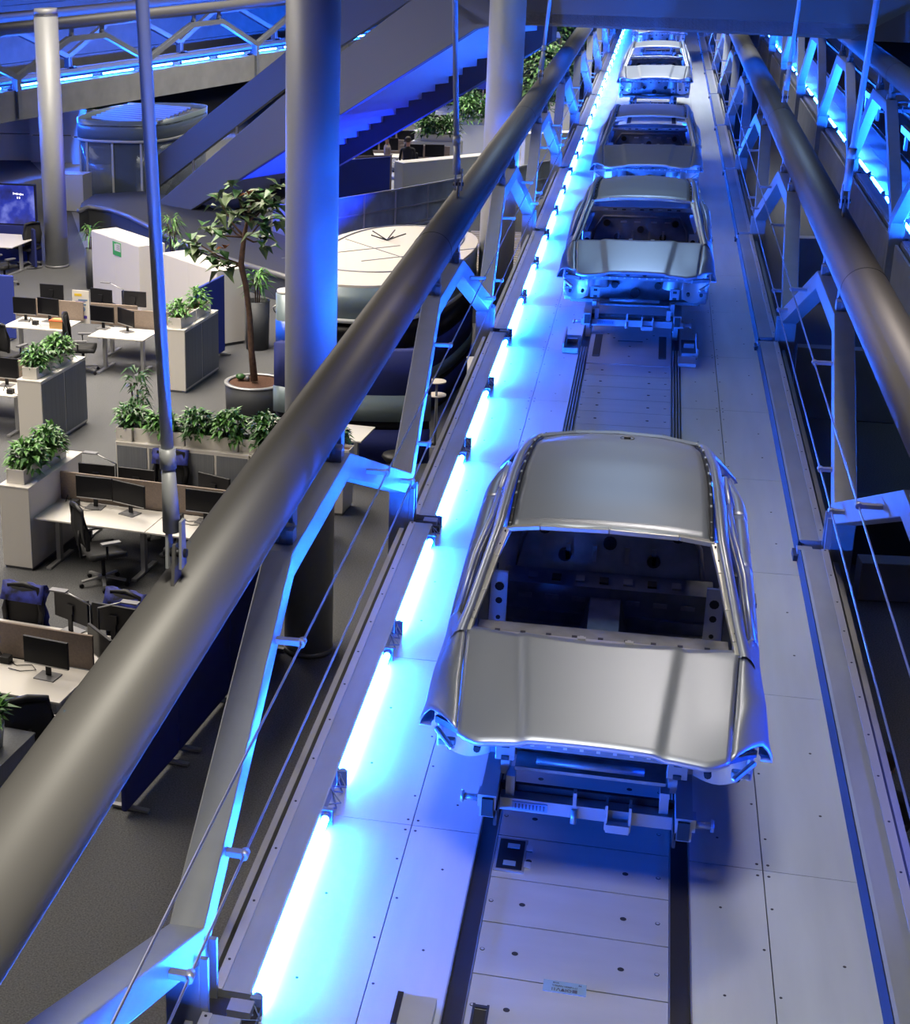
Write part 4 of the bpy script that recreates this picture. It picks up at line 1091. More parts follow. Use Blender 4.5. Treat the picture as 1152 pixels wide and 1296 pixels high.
# bank H
b = Vector((-9.95, 28.33, 0))
desk(at2(b, .5, .42, FZ), TH, 1.15, .80, 'white desk with two tilted monitors and a taupe partition left of the rod')
screenp(at2(b, .05, .98, 0), TH, 1.0, .42, 'taller taupe partition piece behind the tilted monitors'); screenp(at2(b, .78, .90, 0), TH, 1.0, .36, 'taupe partition piece above the desk corner left of the rod')
p = P(130, 416, DZ); monitor((p.x, p.y, DZ), TH-.12, 'left one of the tilted monitors on the desk left of the rod'); p = P(160, 420, DZ); monitor((p.x, p.y, DZ), TH-.55, 'right one of the tilted monitors, turned on the desk left of the rod')
p = P(128, 398, DZ); desk(at2(b, .5, 1.5, FZ), TH+pi, 1.9, .80, 'desk right behind the partition in front of the green-notice cabinet')
monitor((p.x-.1, p.y+.35, DZ), TH+pi-.2, 'rear of a monitor before the green-notice cabinet, left one'); monitor((p.x+.62, p.y+.25, DZ), TH+pi, 'rear of a monitor before the green-notice cabinet, right one')
desk_lamp((p.x+.45, p.y+.1, DZ), TH, 'thin lamp above the partition before the green-notice cabinet')
office_chair(at2(b, -.20, .05, FZ), TH+pi/2+.3, 'black swivel chair left of the desk with tilted monitors')
# bank I
b = Vector((-11.9, 28.80, 0))
desk(at2(b, .62, .42, FZ), TH, 1.3, .84, 'white desk with an orange tray and a white info board')
screenp(at2(b, .55, .90, 0), TH, 1.5, .38, 'taupe partition behind the desk with the orange tray')
p = P(32, 406, DZ); monitor((p.x, p.y, DZ), TH, 'left monitor on the orange tray desk', .5, .34); p = P(62, 407, DZ); monitor((p.x, p.y, DZ), TH-.15, 'right monitor on the orange tray desk', .5, .34)
p = P(22, 395, DZ); monitor((p.x+.5, p.y+.7, DZ), TH+pi, 'rear of a monitor beyond the orange tray desk')
p = P(74, 415, DZ); t = thing('paper_tray', 'orange and cardboard tray box on the desk by the info board', 'tray', (p.x, p.y, DZ), TH)
mb = MB(); mb.box((0, 0, .075), (.30, .2, .15), m_card); mb.build('tray_box', t, bevel=.004)
mb = MB(); mb.box((0, 0, .158), (.31, .21, .012), m_orange); mb.box((0, .03, .168), (.24, .14, .01), m_card); mb.build('tray_lid', t)
p = P(45, 411, DZ); desk_clutter((p.x, p.y, DZ), TH, 'black desk things between the monitors and the orange tray')
p = P(55, 413, DZ); tag(MB().lathe([(.001, 0), (.035, 0), (.04, .1), (.036, .1), (.03, .01)], (p.x+.2, p.y+.05, DZ), m_white, 14).build('white_mug'), 'white mug beside the orange tray', 'mug')
p = P(88, 418, FZ+.6); t = thing('info_board', 'white upright info board with coloured diagrams behind the orange tray', 'poster board', (p.x+.1, p.y+.45, FZ+.55), TH)
mb = MB(); mb.box((0, 0, .42), (.36, .02, .66), m_white); mb.build('board', t)
mb = MB()
for (x, z, w, h, m) in ((-.05, .66, .16, .05, m_yellow), (.05, .56, .2, .03, m_label), (-.08, .50, .08, .03, m_ink), (.06, .47, .12, .03, m_label), (0, .53, .22, .01, m_purple), (0, .22, .26, .06, m_purple)): mb.box((x, -.012, z), (w, .004, h), m)
for x, z in ((-.08, .36), (.05, .38)): mb.cyl((x, -.010, z), (x, -.014, z), .05, m_label, 16)
mb.build('diagram_print', t)
p = P(12, 440, FZ+.6); office_chair((p.x, p.y, FZ), TH+pi-.2, 'black swivel chair in front of the orange tray desk at left edge')
# bank J (left edge)
b = Vector((-11.3, 24.35, 0)); desk(at2(b, .72, .40, FZ), TH, 1.44, .8, 'white desk at the left edge beside the grey-shuttered cabinet')
screenp(at2(b, .72, .85, 0), TH, 1.44, .40, 'taupe partition of the desk beside the grey-shuttered cabinet')
p = P(8, 488, DZ); monitor((p.x, p.y, DZ), TH, 'monitor at the left edge beside the grey-shuttered cabinet', .5, .36)
p = P(15, 497, DZ); desk_clutter((p.x, p.y-.05, DZ), TH, 'black cap and cables on the desk beside the grey-shuttered cabinet')
desk(at2(b, .72, 1.35, FZ), TH+pi, 1.6, .8, 'desk behind the partition beside the grey-shuttered cabinet')
p = P(10, 440, FZ+.4); 
# blue divider left edge, blue divider by cabinet E
def divider(a, b2, z1, label, m=m_bfelt, z0=FZ+.02):
    a = Vector(a); b2 = Vector(b2); d = (b2-a); L_ = d.length; rz = atan2(d.y, d.x)
    t = thing('felt_divider', label, 'room divider', (a.x, a.y, z0), rz)
    mb = MB(); mb.box((L_/2, 0, (z1-z0)/2+.02), (L_, .06, z1-z0-.04), m); mb.build('felt_panel', t, bevel=.02)
    mb = MB()
    for x in (.15, L_-.15): mb.box((x, 0, .012), (.06, .4, .024), m_grey)
    mb.build('foot', t)
    return t
divider((-8.06, 28.95, 0), (-7.85, 30.30, 0), -1.42, 'blue felt divider standing behind the cabinet left of the tree')
divider((-13.9, 30.6, 0), (-12.30, 30.40, 0), -1.62, 'bright blue felt divider at the left frame edge')
for i, (a_, b2) in enumerate((((-4.42, 12.99), (-4.25, 14.27)), ((-4.25, 14.29), (-4.08, 15.75)), ((-4.08, 15.78), (-3.9, 17.2)))):
    divider((*a_, 0), (*b2, 0), -1.35, 'dark navy felt divider under the left tube, %s from the camera' % ORD[i], m_nfelt)
# bank K with the wallpaper display
desk((-15.9, 37.3, FZ), TH, 2.6, 1.6, 'large white meeting desk in front of the wallpaper display')
p = Vector((-15.2, 38.35, 0)); t = thing('display_screen', 'large wall display showing a blue starry wallpaper', 'display', (p.x, p.y, FZ), TH)
mb = MB(); mb.box((-.55, 0, 1.42), (2.0, .06, 1.05), m_plast); mb.build('housing', t)
mb = MB(); mb.box((-.55, -.034, 1.42), (1.92, .006, .97), m_nebula); scr = mb.build('screen', t)
mb = MB()
for k in range(9): mb.box((-.17+.034*k, -.04, 1.70-.002*k), (.022, .004, .035+.02*(k % 3 == 0)), m_emw)
for k in (-1, 1): mb.box((-.03+.03*k, -.04, 1.60), (.03, .004, .05), m_emw)
mb.build('screen_clock', t)
mb = MB(); mb.box((-.3, .02, .45), (1.5, .3, .9), m_nfelt); mb.build('stand_panel', t)
divider((-14.95, 37.9, 0), (-14.45, 37.3, 0), -2.0, 'navy side panel below the wallpaper display by the column', m_nfelt)
p = P(35, 312, FZ+.5); office_chair((p.x, p.y, FZ), TH-2.2, 'black swivel chair right of the meeting desk by the display')
p = P(5, 335, FZ+.5); office_chair((p.x, p.y, FZ), TH+2.6, 'black swivel chair nearest us at the meeting desk, left edge')
p = P(40, 295, DZ); tag(MB().box((p.x, p.y, DZ+.08), (.3, .25, .16), m_card, TH).build('cardboard_parcel', None, bevel=.03), 'brown parcel on the meeting desk by the display', 'parcel')
p = P(22, 292, DZ); tag(MB().box((p.x, p.y, DZ+.02), (.05, .05, .16), m_leafA, TH).build('green_carton', None, bevel=.01), 'small green carton on the meeting desk', 'carton')
p = P(12, 291, DZ); tag(MB().box((p.x, p.y+.15, DZ+.1), (.5, .06, .2), m_white, TH).build('white_soundbar', None, bevel=.01), 'white box under the wallpaper display', 'box')

# ---- white planter cabinet and desk right of column M
b = Vector((-5.3, 23.2, 0)); desk((-4.6, 23.45, FZ), TH, 1.6, .78, 'small white desk corner right of the big column')
cabinet((-4.05, 21.95, FZ), TH, .5, .40, .78, 'small white pedestal cabinet right of the big column', g)
t = planter((-4.05, 21.95, FZ+.79), TH, .30, .28, .26, 'square white planter on the pedestal cabinet right of the big column', 'white planters')
plant_in((-4.05, 21.95, FZ+1.0), .2, .2, .26, 60, .13, .08, GB, 'round-leaved plant on the pedestal cabinet right of the big column', 'planter plants')
t = thing('round_stool', 'black round stool beneath the small desk right of the column', 'stool', (-3.35, 23.2, FZ))
mb = MB(); mb.lathe([(.001, .5), (.2, .5), (.22, .46), (.16, .38), (.03, .34), (.03, .05), (.2, .02), (.2, 0)], (0, 0, 0), m_plast, 24); mb.build('seat', t)
# white counter by the bridge
t = thing('white_counter', 'white counter block beside the bridge edge behind the truss', 'counter', (-2.38, 25.8, FZ), radians(8))
mb = MB(); mb.box((0, 0, .58), (.42, 1.5, 1.16), m_white2); mb.build('carcass', t, bevel=.005); mb = MB(); mb.box((0, 0, 1.17), (.44, 1.52, .02), m_white); mb.build('top_board', t)
for i, (x, y) in enumerate(((553, 482), (553, 499))):
    p = P(x, y, FZ+1.1-.25*i); t = thing('round_side_table', 'small cream round table beside the white counter, the %s one' % ('upper', 'lower')[i], 'side table', (p.x, p.y, FZ))
    h_ = 1.1-.25*i; mb = MB(); mb.cyl((0, 0, h_-.02), (0, 0, h_), .15, m_cream, 20); mb.build('table_top', t); mb = MB(); mb.cyl((0, 0, 0), (0, 0, h_-.02), .02, m_grey, 8); mb.cyl((0, 0, 0), (0, 0, .02), .12, m_grey, 16); mb.build('stem', t)
# water dispenser behind column M
t = thing('water_dispenser', 'tall glassy cylinder with blue bottle peeking out left of the big column', 'water dispenser', (-6.45, 29.3, FZ))
mb = MB(); mb.cyl((.1, 0, 0), (.1, 0, 1.5), .22, m_band, 24); mb.build('cabinet_body', t)
mb = MB(); mb.cyl((.1, 0, .45), (.1, 0, 1.0), .226, m_bottle, 24); mb.build('blue_band', t)
mb = MB(); mb.cyl((.1, 0, 1.5), (.1, 0, 1.56), .20, m_white, 24); mb.build('lid', t)
mb = MB(); mb.path([(-.1, -.15, 1.15), (-.14, -.18, 1.25), (-.08, -.2, 1.3)], .015, m_silver, 6); mb.build('tap', t)

# ================================================================== POD (round meeting booth)
def superel(cx, cy, a_, b_, e, n=64, rot=0):
    out = []
    for i in range(n):
        th = 2*pi*i/n; c_, s_ = cos(th), sin(th)
        x = a_*abs(c_)**(2/e)*(1 if c_ > 0 else -1); y = b_*abs(s_)**(2/e)*(1 if s_ > 0 else -1)
        out.append((cx+x*cos(rot)-y*sin(rot), cy+x*sin(rot)+y*cos(rot)))
    return out
t = thing('meeting_pod', 'rounded meeting pod with a cream roof and grey glass band behind the left tube', 'meeting pod')
ol = superel(-4.42, 28.75, 1.42, 2.75, 2.6, 64, -.12)
mb = MB(); mb.prism([(x, y, -.62) for x, y in ol], (0, 0, .04), m_cream); mb.build('roof_disc', t)
mb = MB(); 
for f, z in ((.80, -.575),):
    ring = [(-4.35+(x+4.35)*f, 28.75+(y-28.75)*f+.5, z) for x, y in ol]; mb.path(ring+[ring[0]], .018, m_grey, 6)
for k in (-.4, .25): mb.box((-4.35+k*2.2, 28.7, -.575), (.02, 2.4, .01), m_grey, -.9)
mb.box((-4.35, 28.7, -.575), (.015, 3.2, .01), m_grey, .7)
for a_ in range(5): mb.cyl((-4.6, 29.9, -.57), (-4.6+.35*cos(a_*1.3), 29.9+.35*sin(a_*1.3), -.44), .012, m_dark, 5)
mb.build('roof_joint', t)
def loopwall(name, z0, z1, m, sc=1, th=.03):
    mb = MB(); o_ = [(-4.35+(x+4.35)*sc, 28.75+(y-28.75)*sc) for x, y in ol]
    mb.grid([[(x, y, z0) for x, y in o_], [(x, y, z1) for x, y in o_]], m, True, True); return mb.build(name, t, solid=th)
loopwall('glass_band', -1.15, -.62, m_band); loopwall('white_rim', -1.22, -1.15, m_white2, 1.01); loopwall('dark_glazing', -1.72, -1.22, m_screen, .97)
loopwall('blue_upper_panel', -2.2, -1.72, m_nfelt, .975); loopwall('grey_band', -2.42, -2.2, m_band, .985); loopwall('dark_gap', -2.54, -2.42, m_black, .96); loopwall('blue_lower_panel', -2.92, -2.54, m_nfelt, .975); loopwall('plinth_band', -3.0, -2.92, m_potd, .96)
t = thing('curved_bench', 'high-backed curved navy blue bench with a grey band in front of the pod', 'bench', (-4.2, 27.3, FZ))
def arcband(name, r, th, z0, z1, m):
    mb = MB(); A_ = [radians(246+i*2.3) for i in range(21)]
    rows = [[(q*cos(a), q*sin(a), z) for a in A_] for q, z in ((r, z0), (r, z1), (r-th, z1), (r-th, z0), (r, z0))]
    mb.grid(rows, m, True); mb.add([rows[k][0] for k in range(4)], [(0, 1, 2, 3)], m); mb.add([rows[k][-1] for k in range(4)], [(3, 2, 1, 0)], m); return mb.build(name, t)
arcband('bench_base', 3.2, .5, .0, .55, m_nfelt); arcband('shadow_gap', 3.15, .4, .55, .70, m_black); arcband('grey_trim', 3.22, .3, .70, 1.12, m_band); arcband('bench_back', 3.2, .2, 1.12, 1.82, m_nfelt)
# terrace glass railing
rp = [P(345, 310, FZ), P(420, 302, FZ), P(500, 288, FZ), P(580, 272, FZ), P(700, 246, FZ)]
t = thing('glass_railing', 'frosted glass terrace railing with steel rails behind the pod', 'railing')
for i in range(4):
    a_, b2 = rp[i], rp[i+1]; d = (b2-a_)
    for k in range(2):
        p1 = a_+d*(k/2); p2 = a_+d*((k+1)/2)
        for z0, z1 in ((.08, .50), (.54, 1.0)):
            mb = MB(); mb.prism([p1+Vector((0, 0, z0)), p2+Vector((0, 0, z0)), p2+Vector((0, 0, z1)), p1+Vector((0, 0, z1))], (0, .02, 0), m_frost); mb.build('glass_pane', t)
        mb = MB(); mb.box((p1.x, p1.y, FZ+.5), (.05, .05, 1.04), m_silver); mb.build('baluster', t)
    for z0 in (.06, .52, 1.03):
        mb = MB(); mb.bar(a_+Vector((0, 0, z0)), b2+Vector((0, 0, z0)), .05, .035, m_silver); mb.build('rail', t)
mb = MB(); mb.prism([Vector((q.x, q.y-.5, FZ)) for q in rp]+[Vector((q.x, q.y+.1, FZ)) for q in reversed(rp)], (0, 0, .04), m_wall); struct(mb.build('trim_1'))
# slatted bench right
t = thing('slatted_deck', 'pale slatted platform seen between the column and the truss', 'platform', (-2.95, 36.0, FZ))
for k in range(18):
    mb = MB(); mb.box((0, -2.2+.25*k, 1.10), (1.9, .17, .04), m_wood); mb.build('slat', t)
mb = MB(); mb.box((0, 0, .53), (1.8, 4.6, 1.06), m_potd); mb.build('frame', t)
# far desks, cabinets, plants and people
def far_cab(px, py, w, h, d, label, rz=TH, m=m_white2):
    p = P(px, py, FZ); t = thing('far_cabinet', label, 'cabinet', (p.x, p.y, FZ), rz)
    mb = MB(); mb.box((w/2, d/2, h/2), (w, d, h), m); mb.build('carcass', t, bevel=.01)
    mb = MB(); mb.box((w/2, d/2, h+.01), (w+.02, d+.02, .02), m_white); mb.build('top_board', t)
    return p
aR = atan2(rp[3].y-rp[1].y, rp[3].x-rp[1].x)
far_cab(511, 207, 3.8, 1.17, .5, 'long pale cabinet row standing behind the glass railing', .70)
_o = [o for o in COL.objects if o.name.startswith('far_cabinet') and o.parent is None][-1]; _o.location = (-6.98, 48.15, FZ)
far_cab(663, 215, 2.4, 1.15, .5, 'pale cabinet behind the left tube and the truss', .3)
p = P(420, 250, FZ); divider((-9.9, 46.2, 0), (-8.9, 46.9, 0), -1.6, 'blue divider behind the glass railing, left piece'); divider((-8.88, 46.92, 0), (-7.35, 48.0, 0), -1.6, 'blue divider behind the glass railing next to the pale cabinets')
screenp((-7.95, 48.7), .3, 1.1, 1.3, 'taupe screen in front of the beige-shirted person', FZ+.02)
def far_desk(px, py, label, rz=TH, L=1.7):
    p = P(px, py, FZ+.73); desk((p.x, p.y, FZ), rz, L, .8, label, 'distant desks'); return p
fd = [(500, 186, 'distant desk behind the two standing people'), (478, 196, 'distant desk left of the beige-shirted person'), (535, 205, 'distant desk right of the dark-clothed person'), (600, 150, 'distant desk beyond the round column, upper'), (575, 142, 'distant desk in the far aisle under the stair'), (610, 130, 'distant desk near the top of the far office'), (555, 165, 'distant desk behind the leafy planters')]
for x, y, l in fd:
    p = far_desk(x, y, l)
    monitor((p.x-.3, p.y+.1, DZ), TH, l.replace('distant desk', 'left black monitor on the distant desk'), .6, .4); monitor((p.x+.35, p.y+.1, DZ), TH+.1, l.replace('distant desk', 'right black monitor on the distant desk'), .6, .4)
    screenp((p.x, p.y+.45), TH, 1.6, .45, l.replace('distant desk', 'taupe partition at the distant desk'))
    office_chair((p.x-.2, p.y-.6, FZ), TH+pi, l.replace('distant desk', 'black chair at the distant desk'))
p = P(570, 140, FZ); divider((p.x, p.y, 0), (p.x+1.6, p.y-.2, 0), -1.5, 'blue divider in the far office below the stair')
def far_planter(px, py, w, label, cl, h=1.1):
    p = P(px, py, FZ); t = cabinet((p.x, p.y, FZ), TH-pi/2, w, .45, h, 'far low cabinet under the '+label, 'far planter cabinets', 0, body=m_white2)
    planter((p.x, p.y, FZ+h+.01), TH-pi/2, w*.9, .3, .22, 'far white planter box for the '+label, 'far planters')
    plant_in((p.x-w*.2, p.y, FZ+h+.12), .4, .3, .8, 110, .3, .09, cl, label+', left clump', 'far plants'); plant_in((p.x+w*.22, p.y, FZ+h+.12), .4, .3, .7, 110, .3, .09, cl, label+', right clump', 'far plants')
far_planter(552, 222, 1.6, 'green plants in front of the distant desks', GB)
far_planter(600, 198, 1.6, 'light green plants left of the far column', GA)
far_planter(580, 180, 1.8, 'dark plants behind the light green ones', [m_leafB])
far_planter(693, 175, 2.0, 'plants right of the far column', GB)
def big_tree(px, py, h, r, label, n=700):
    p = P(px, py, FZ); t = thing('leafy_indoor_tree', label, 'tree', (p.x, p.y, FZ))
    mb = MB(); mb.path([(0, 0, 0), (.05, 0, h*.4), (-.05, .1, h*.75)], .07, m_bark, 8); mb.build('trunk', t)
    mb = MB()
    for i in range(n):
        a = R.uniform(0, 6.28); b_ = R.uniform(-1, 1); q = R.random()**.4; s_ = sqrt(1-b_*b_)
        c_ = Vector((r*q*s_*cos(a), r*q*s_*sin(a), h*.68+r*1.1*q*b_)); leaf(mb, c_, (cos(a), sin(a), R.uniform(-.5, .8)), .26, .12, R.choice([m_leafA, m_leafC, m_leafB]), .3)
    mb.build('foliage', t)
big_tree(680, 195, 4.2, 1.35, 'leafy indoor tree between the far column and the left tube')
big_tree(705, 150, 4.4, 1.5, 'taller leafy indoor tree farther back beside the left tube')
# glass box and beam by the tree
t = thing('blue_lit_handrail', 'short blue-lit handrail slanting down beside the far column', 'handrail')
a_ = pl(662, 68, 3.2); b2 = pl(706, 44, 3.2); mb = MB(); mb.bar(a_, b2, .16, .14, m_soff); mb.build('rail_bar', t)
# people
def person(loc, rz, label, top, legs, h=1.75, arms='down', hairm=None):
    t = thing('person', label, 'person', loc, rz)
    k = h/1.75
    import bpy as _b
    J = {'pel': (0, 0, .95, .13), 'sp': (0, .01, 1.15, .125), 'ch': (0, .0, 1.35, .145), 'nk': (0, 0, 1.50, .055), 'hd0': (0, -.01, 1.58, .075), 'hd1': (0, -.02, 1.68, .085), 'hd2': (0, -.01, 1.74, .05)}
    for s, n_ in ((-1, 'l'), (1, 'r')):
        J['sh'+n_] = (s*.19, 0, 1.42, .06)
        if arms == 'down': J['el'+n_] = (s*.24, .03, 1.14, .045); J['wr'+n_] = (s*.22, -.08, .92, .032); J['ha'+n_] = (s*.21, -.12, .84, .032)
        else: J['el'+n_] = (s*.23, -.02, 1.16, .045); J['wr'+n_] = (s*.12, -.24, 1.20, .032); J['ha'+n_] = (s*.06, -.30, 1.24, .032)
        J['hp'+n_] = (s*.09, 0, .88, .095); J['kn'+n_] = (s*.10, -.03, .50, .065); J['an'+n_] = (s*.11, .02, .09, .045); J['to'+n_] = (s*.13, -.14, .04, .04)
    names = list(J); vs = [tuple(c*k for c in J[n_][:3]) for n_ in names]; E_ = [('pel', 'sp'), ('sp', 'ch'), ('ch', 'nk'), ('nk', 'hd0'), ('hd0', 'hd1'), ('hd1', 'hd2')]
    for n_ in 'lr': E_ += [('ch', 'sh'+n_), ('sh'+n_, 'el'+n_), ('el'+n_, 'wr'+n_), ('wr'+n_, 'ha'+n_), ('pel', 'hp'+n_), ('hp'+n_, 'kn'+n_), ('kn'+n_, 'an'+n_), ('an'+n_, 'to'+n_)]
    me = bpy.data.meshes.new('body'); me.from_pydata(vs, [(names.index(a), names.index(b)) for a, b in E_], [])
    o = bpy.data.objects.new('body', me); COL.objects.link(o)
    sk = o.modifiers.new('s', 'SKIN'); sk.use_smooth_shade = True
    for i, n_ in enumerate(names): me.skin_vertices[0].data[i].radius = (J[n_][3]*k, J[n_][3]*k*.85)
    me.skin_vertices[0].data[0].use_root = True
    o.modifiers.new('u', 'SUBSURF').levels = 2
    dg = bpy.context.evaluated_depsgraph_get(); dg.update()
    m2 = bpy.data.meshes.new_from_object(o.evaluated_get(dg)); bpy.data.objects.remove(o)
    m2.materials.clear()
    for m in (m_skin, top, legs): m2.materials.append(m)
    for p_ in m2.polygons:
        c_ = p_.center; z = c_.z/k
        hand = (arms == 'down' and abs(c_.x) > .17*k and z < .93) or (arms != 'down' and c_.y < -.22*k)
        p_.material_index = 0 if (z > 1.49 or hand) else (2 if z < .93 else 1); p_.use_smooth = True
    bo = bpy.data.objects.new('body', m2); COL.objects.link(bo); bo.parent = t
    mb = MB(); mb.ball((0, .012*k, 1.70*k), .098*k, hairm or m_hair, 14, (1, 1.05, .95)); mb.build('hair', t)
    for s in (-1, 1):
        mb = MB(); mb.ball((s*.035*k, -.093*k, 1.655*k), .010*k, m_black, 6); mb.build('eye', t)
        mb = MB(); mb.ball((s*.088*k, 0, 1.64*k), .02*k, m_skin, 6, (.4, 1, 1.4)); mb.build('ear', t)
    mb = MB(); mb.ball((0, -.105*k, 1.625*k), .016*k, m_skin, 6, (.8, 1, 1.3)); mb.build('nose', t)
    mb = MB(); mb.box((0, -.092*k, 1.585*k), (.045*k, .01, .008), m_orange); mb.build('mouth', t)

    for s in (-1, 1):
        hx_, hy_, hz_ = (s*.21*k, -.125*k, .82*k) if arms == 'down' else (s*.055*k, -.31*k, 1.245*k)
        dz = Vector((0, -.15, -1)) if arms == 'down' else Vector((-s*.5, -.8, .3)); dz.normalize()
        mb = MB()
        for q in range(4):
            b_ = Vector((hx_, hy_+(q-1.5)*.018, hz_)) if arms == 'down' else Vector((hx_, hy_, hz_+(q-1.5)*.018))
            l_ = (.075, .085, .08, .06)[q]; mb.path([b_, b_+dz*l_*.55, b_+dz*l_+Vector((-s*.015, -.006, 0))], .0085, m_skin, 6)
        b_ = Vector((hx_, hy_-.02, hz_+.03)); mb.path([b_, b_+Vector((-s*.02, -.035, -.02)), b_+Vector((-s*.02, -.045, -.05))], .009, m_skin, 6)
        mb.build('fingers', t)
    return t
person((-7.75, 50.0, FZ), radians(-70), 'person in a beige shirt standing in the far office facing right', m_shirt, m_nfelt)
person((-7.05, 49.5, FZ), radians(170), 'person in dark clothes standing in the far office with back to us', m_navy, m_navy)
p = P(1132, 985, -1.4)
person((p.x-.10, p.y, FZ), radians(0), 'person in black clothes on the dark floor at right below the bridge', m_navy, m_navy, 1.78, 'up')

# ---- small glazed pod upper left
t = thing('glazed_cabin', 'small rounded glass cabin with ribbed roof under the upper left bridge', 'glass cabin')
pc = Vector((-15.0, 48.4, 0)); oc = superel(pc.x, pc.y, 1.6, 2.4, 3.4, 48, TH)
mb = MB(); mb.grid([[(x, y, -.98) for x, y in oc], [(x, y, -.42) for x, y in oc]], m_band, True, True); mb.build('fascia_band', t, solid=.03)
mb = MB(); mb.prism([(x, y, -.60) for x, y in oc], (0, 0, .04), m_potd); mb.build('roof_deck', t)
for k in range(9):
    mb = MB(); mb.box((pc.x, pc.y-1.9+.45*k, -.45), (2.7, .06, .08), m_silver, TH-.35); mb.build('roof_rib', t)
mb = MB(); mb.grid([[(x, y, -1.06) for x, y in oc], [(x, y, -.98) for x, y in oc]], m_white2, True, True); mb.build('rim', t, solid=.05)
mb = MB(); o2_ = [(pc.x+(x-pc.x)*.97, pc.y+(y-pc.y)*.97) for x, y in oc]; mb.grid([[(x, y, FZ) for x, y in o2_], [(x, y, -1.0) for x, y in o2_]], m_glass, True, True); mb.build('glass_wall', t, solid=.02)
for i in (27, 30, 33, 36, 39, 22):
    x, y = o2_[i]; mb = MB(); mb.box((x, y, -2.0), (.06, .06, 2.0), m_white2); mb.build('mullion', t)
mb = MB(); mb.box((pc.x-.2, pc.y-1.2, -2.0), (.9, .1, 1.9), m_black); mb.build('dark_door', t)
p = P(96, 268, FZ); t = cabinet((p.x-.1, p.y+.2, FZ), TH, .6, .9, 1.1, 'pale pedestal cabinet with dark tray between the left column and the glass cabin', g, 0, body=m_white2)
# white wall boards behind left
t = thing('white_wall_boards', 'pale framed wall boards behind the left column', 'wall panel')
for i, (x, z) in enumerate(((0, 0), (1.65, 0), (3.3, 0), (0, .95), (1.65, .95), (3.3, .95))):
    p = P(16, 208, FZ); mb = MB(); mb.box((p.x+x, p.y-.2*x, FZ+.6+z), (1.6, .1, .9), m_white); mb.build('board', t)
# dark cubicles and bands on the right side floor
def band(px, py, w, d, h, label, m, rz=0, name='low_partition_wall'):
    p = P(px, py, FZ+h); o = MB().box((0, 0, h/2), (w, d, h), m).build(name, None, bevel=.01); o.location = (p.x+w/2, p.y, FZ+.01); o.rotation_euler = (0, 0, rz); tag(o, label, 'low wall'); return o
band(1010, 440, 5, .25, 1.2, 'dim grey low wall on the dark floor right of the bridge, farther one', m_wall, -.05)
band(1070, 640, 5, .9, .7, 'dim curved counter on the dark floor right of the bridge', m_brown, -.05)
band(1085, 700, 4, .3, .5, 'dim grey step on the dark floor right of the bridge, nearer one', m_wall, .1)
band(1000, 300, 5, .3, 1.4, 'dim grey wall strip below the second bridge', m_wall, 0)

# ================================================================== LIGHTS
def area(name, loc, rot, sx, sy, power, col, spread=None):
    d = bpy.data.lights.new(name, 'AREA'); d.shape = 'RECTANGLE'; d.size = sx; d.size_y = sy; d.energy = power; d.color = col
    if spread: d.spread = spread
    o = bpy.data.objects.new(name, d); COL.objects.link(o); o.location = loc; o.rotation_euler = rot; return o
warm = (1.0, .90, .77)
area('ceiling_light_office_near', (-12, 17, 8.5), (0, 0, 0), 6, 12, 2000, warm, radians(150))
area('ceiling_light_office_mid', (-11.5, 30, 8.8), (0, 0, 0), 6, 12, 2100, warm, radians(130))
area('added_pod_fill', (-9.5, 27, 8.5), (0, radians(8), 0), 3, 8, 800, warm, radians(130))  # unseen light added to brighten the pod roof, railing and tree
area('ceiling_light_office_far', (-9, 58, 9.5), (0, 0, 0), 12, 14, 3400, (1, .94, .84), radians(120))
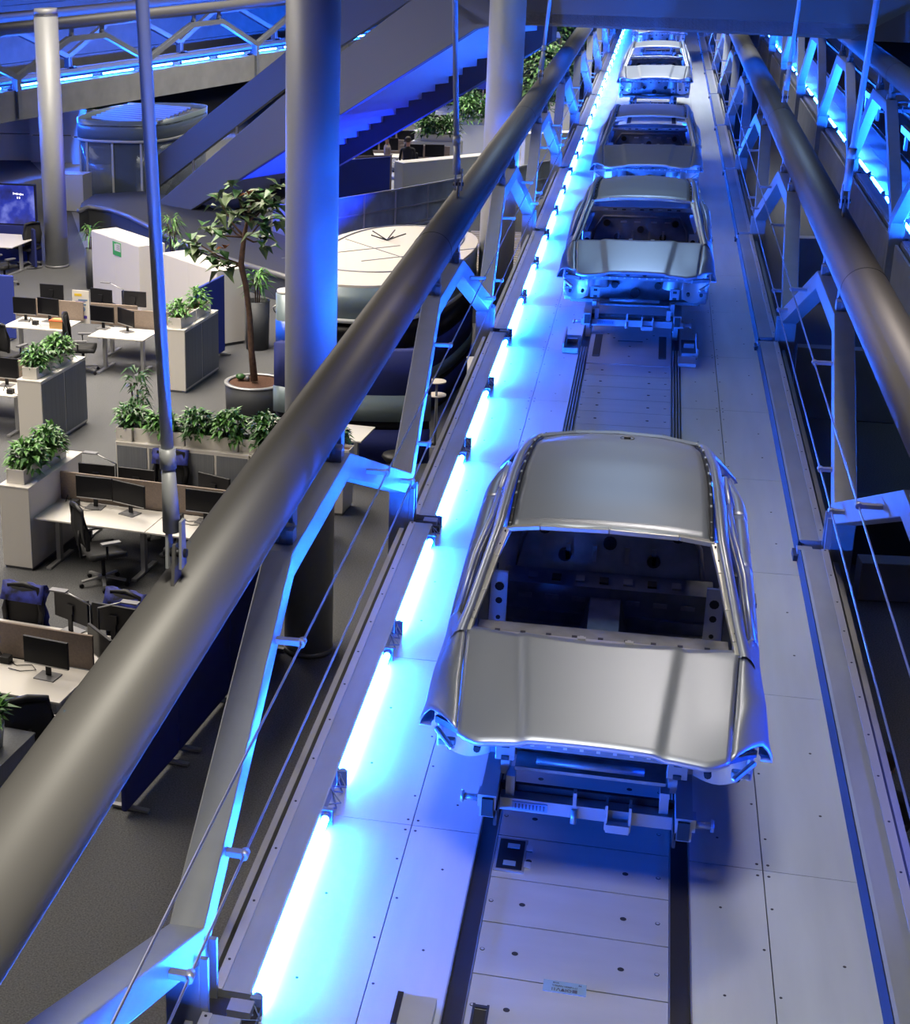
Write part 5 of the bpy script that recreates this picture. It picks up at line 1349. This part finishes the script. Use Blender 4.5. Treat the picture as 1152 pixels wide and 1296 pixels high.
area('ceiling_light_left', (-26, 44, 5.5), (0, radians(-35), 0), 4, 10, 200, (1, .95, .88), radians(120))
area('ceiling_light_deck', (-.6, 4.0, 9.6), (0, 0, 0), 1.6, 1.6, 330, (1, .94, .80), radians(90))
area('added_bonnet_fill', (1.2, 12.5, 9.2), (0, 0, 0), 1.2, 1.6, 85, (1, .87, .74), radians(70))  # unseen light added for the warm highlight on the nearest bonnet
area('added_car_roof_fill', (.1, 25, 9.0), (0, 0, 0), 2.0, 4, 200, (.45, .68, 1.0), radians(160))  # unseen bluish light added as a reflection for the nearest car roof
area('added_far_bonnet_fill', (.3, 37, 9.2), (0, 0, 0), 1.5, 4, 200, (.93, .97, 1.0), radians(70))  # unseen light added to lift the third and fourth bonnets
area('ceiling_light_line_far', (.3, 50, 9.5), (0, 0, 0), 1.5, 12, 600, (.93, .97, 1.0), radians(60))
def spot(name, loc, tgt, power, col, ang):
    d = bpy.data.lights.new(name, 'SPOT'); d.energy = power; d.color = col; d.spot_size = radians(ang); d.spot_blend = .8; d.shadow_soft_size = .03
    o = bpy.data.objects.new(name, d); COL.objects.link(o); o.location = loc
    o.rotation_euler = (Vector(tgt)-Vector(loc)).to_track_quat('-Z', 'Y').to_euler(); return o
_q = A.lerp(B, .62)+nS*2.95; spot('added_blue_spot_stair', (_q.x, _q.y, -2.5), (_q.x-nS.x*2-1.2, _q.y-nS.y*2+.8, _q.z), 2600, (.002, .03, 1.0), 140)  # added spot without a fixture, turns the step undersides blue
spot('added_blue_spot_right', (4.2, 8.5, .5), (.4, 9.6, 1.0), 1600, (.004, .06, 1.0), 80)  # added spot without a fixture, puts blue on the nearest car's right flank

w = bpy.data.worlds.new('world'); SC.world = w; w.use_nodes = True
bg = w.node_tree.nodes['Background']; bg.inputs[0].default_value = (.35, .42, .6, 1); bg.inputs[1].default_value = .028
SC.view_settings.view_transform = 'Standard'; SC.view_settings.look = 'None'; SC.view_settings.gamma = 1; SC.view_settings.use_curve_mapping = False
SC.view_settings.exposure = 0.0
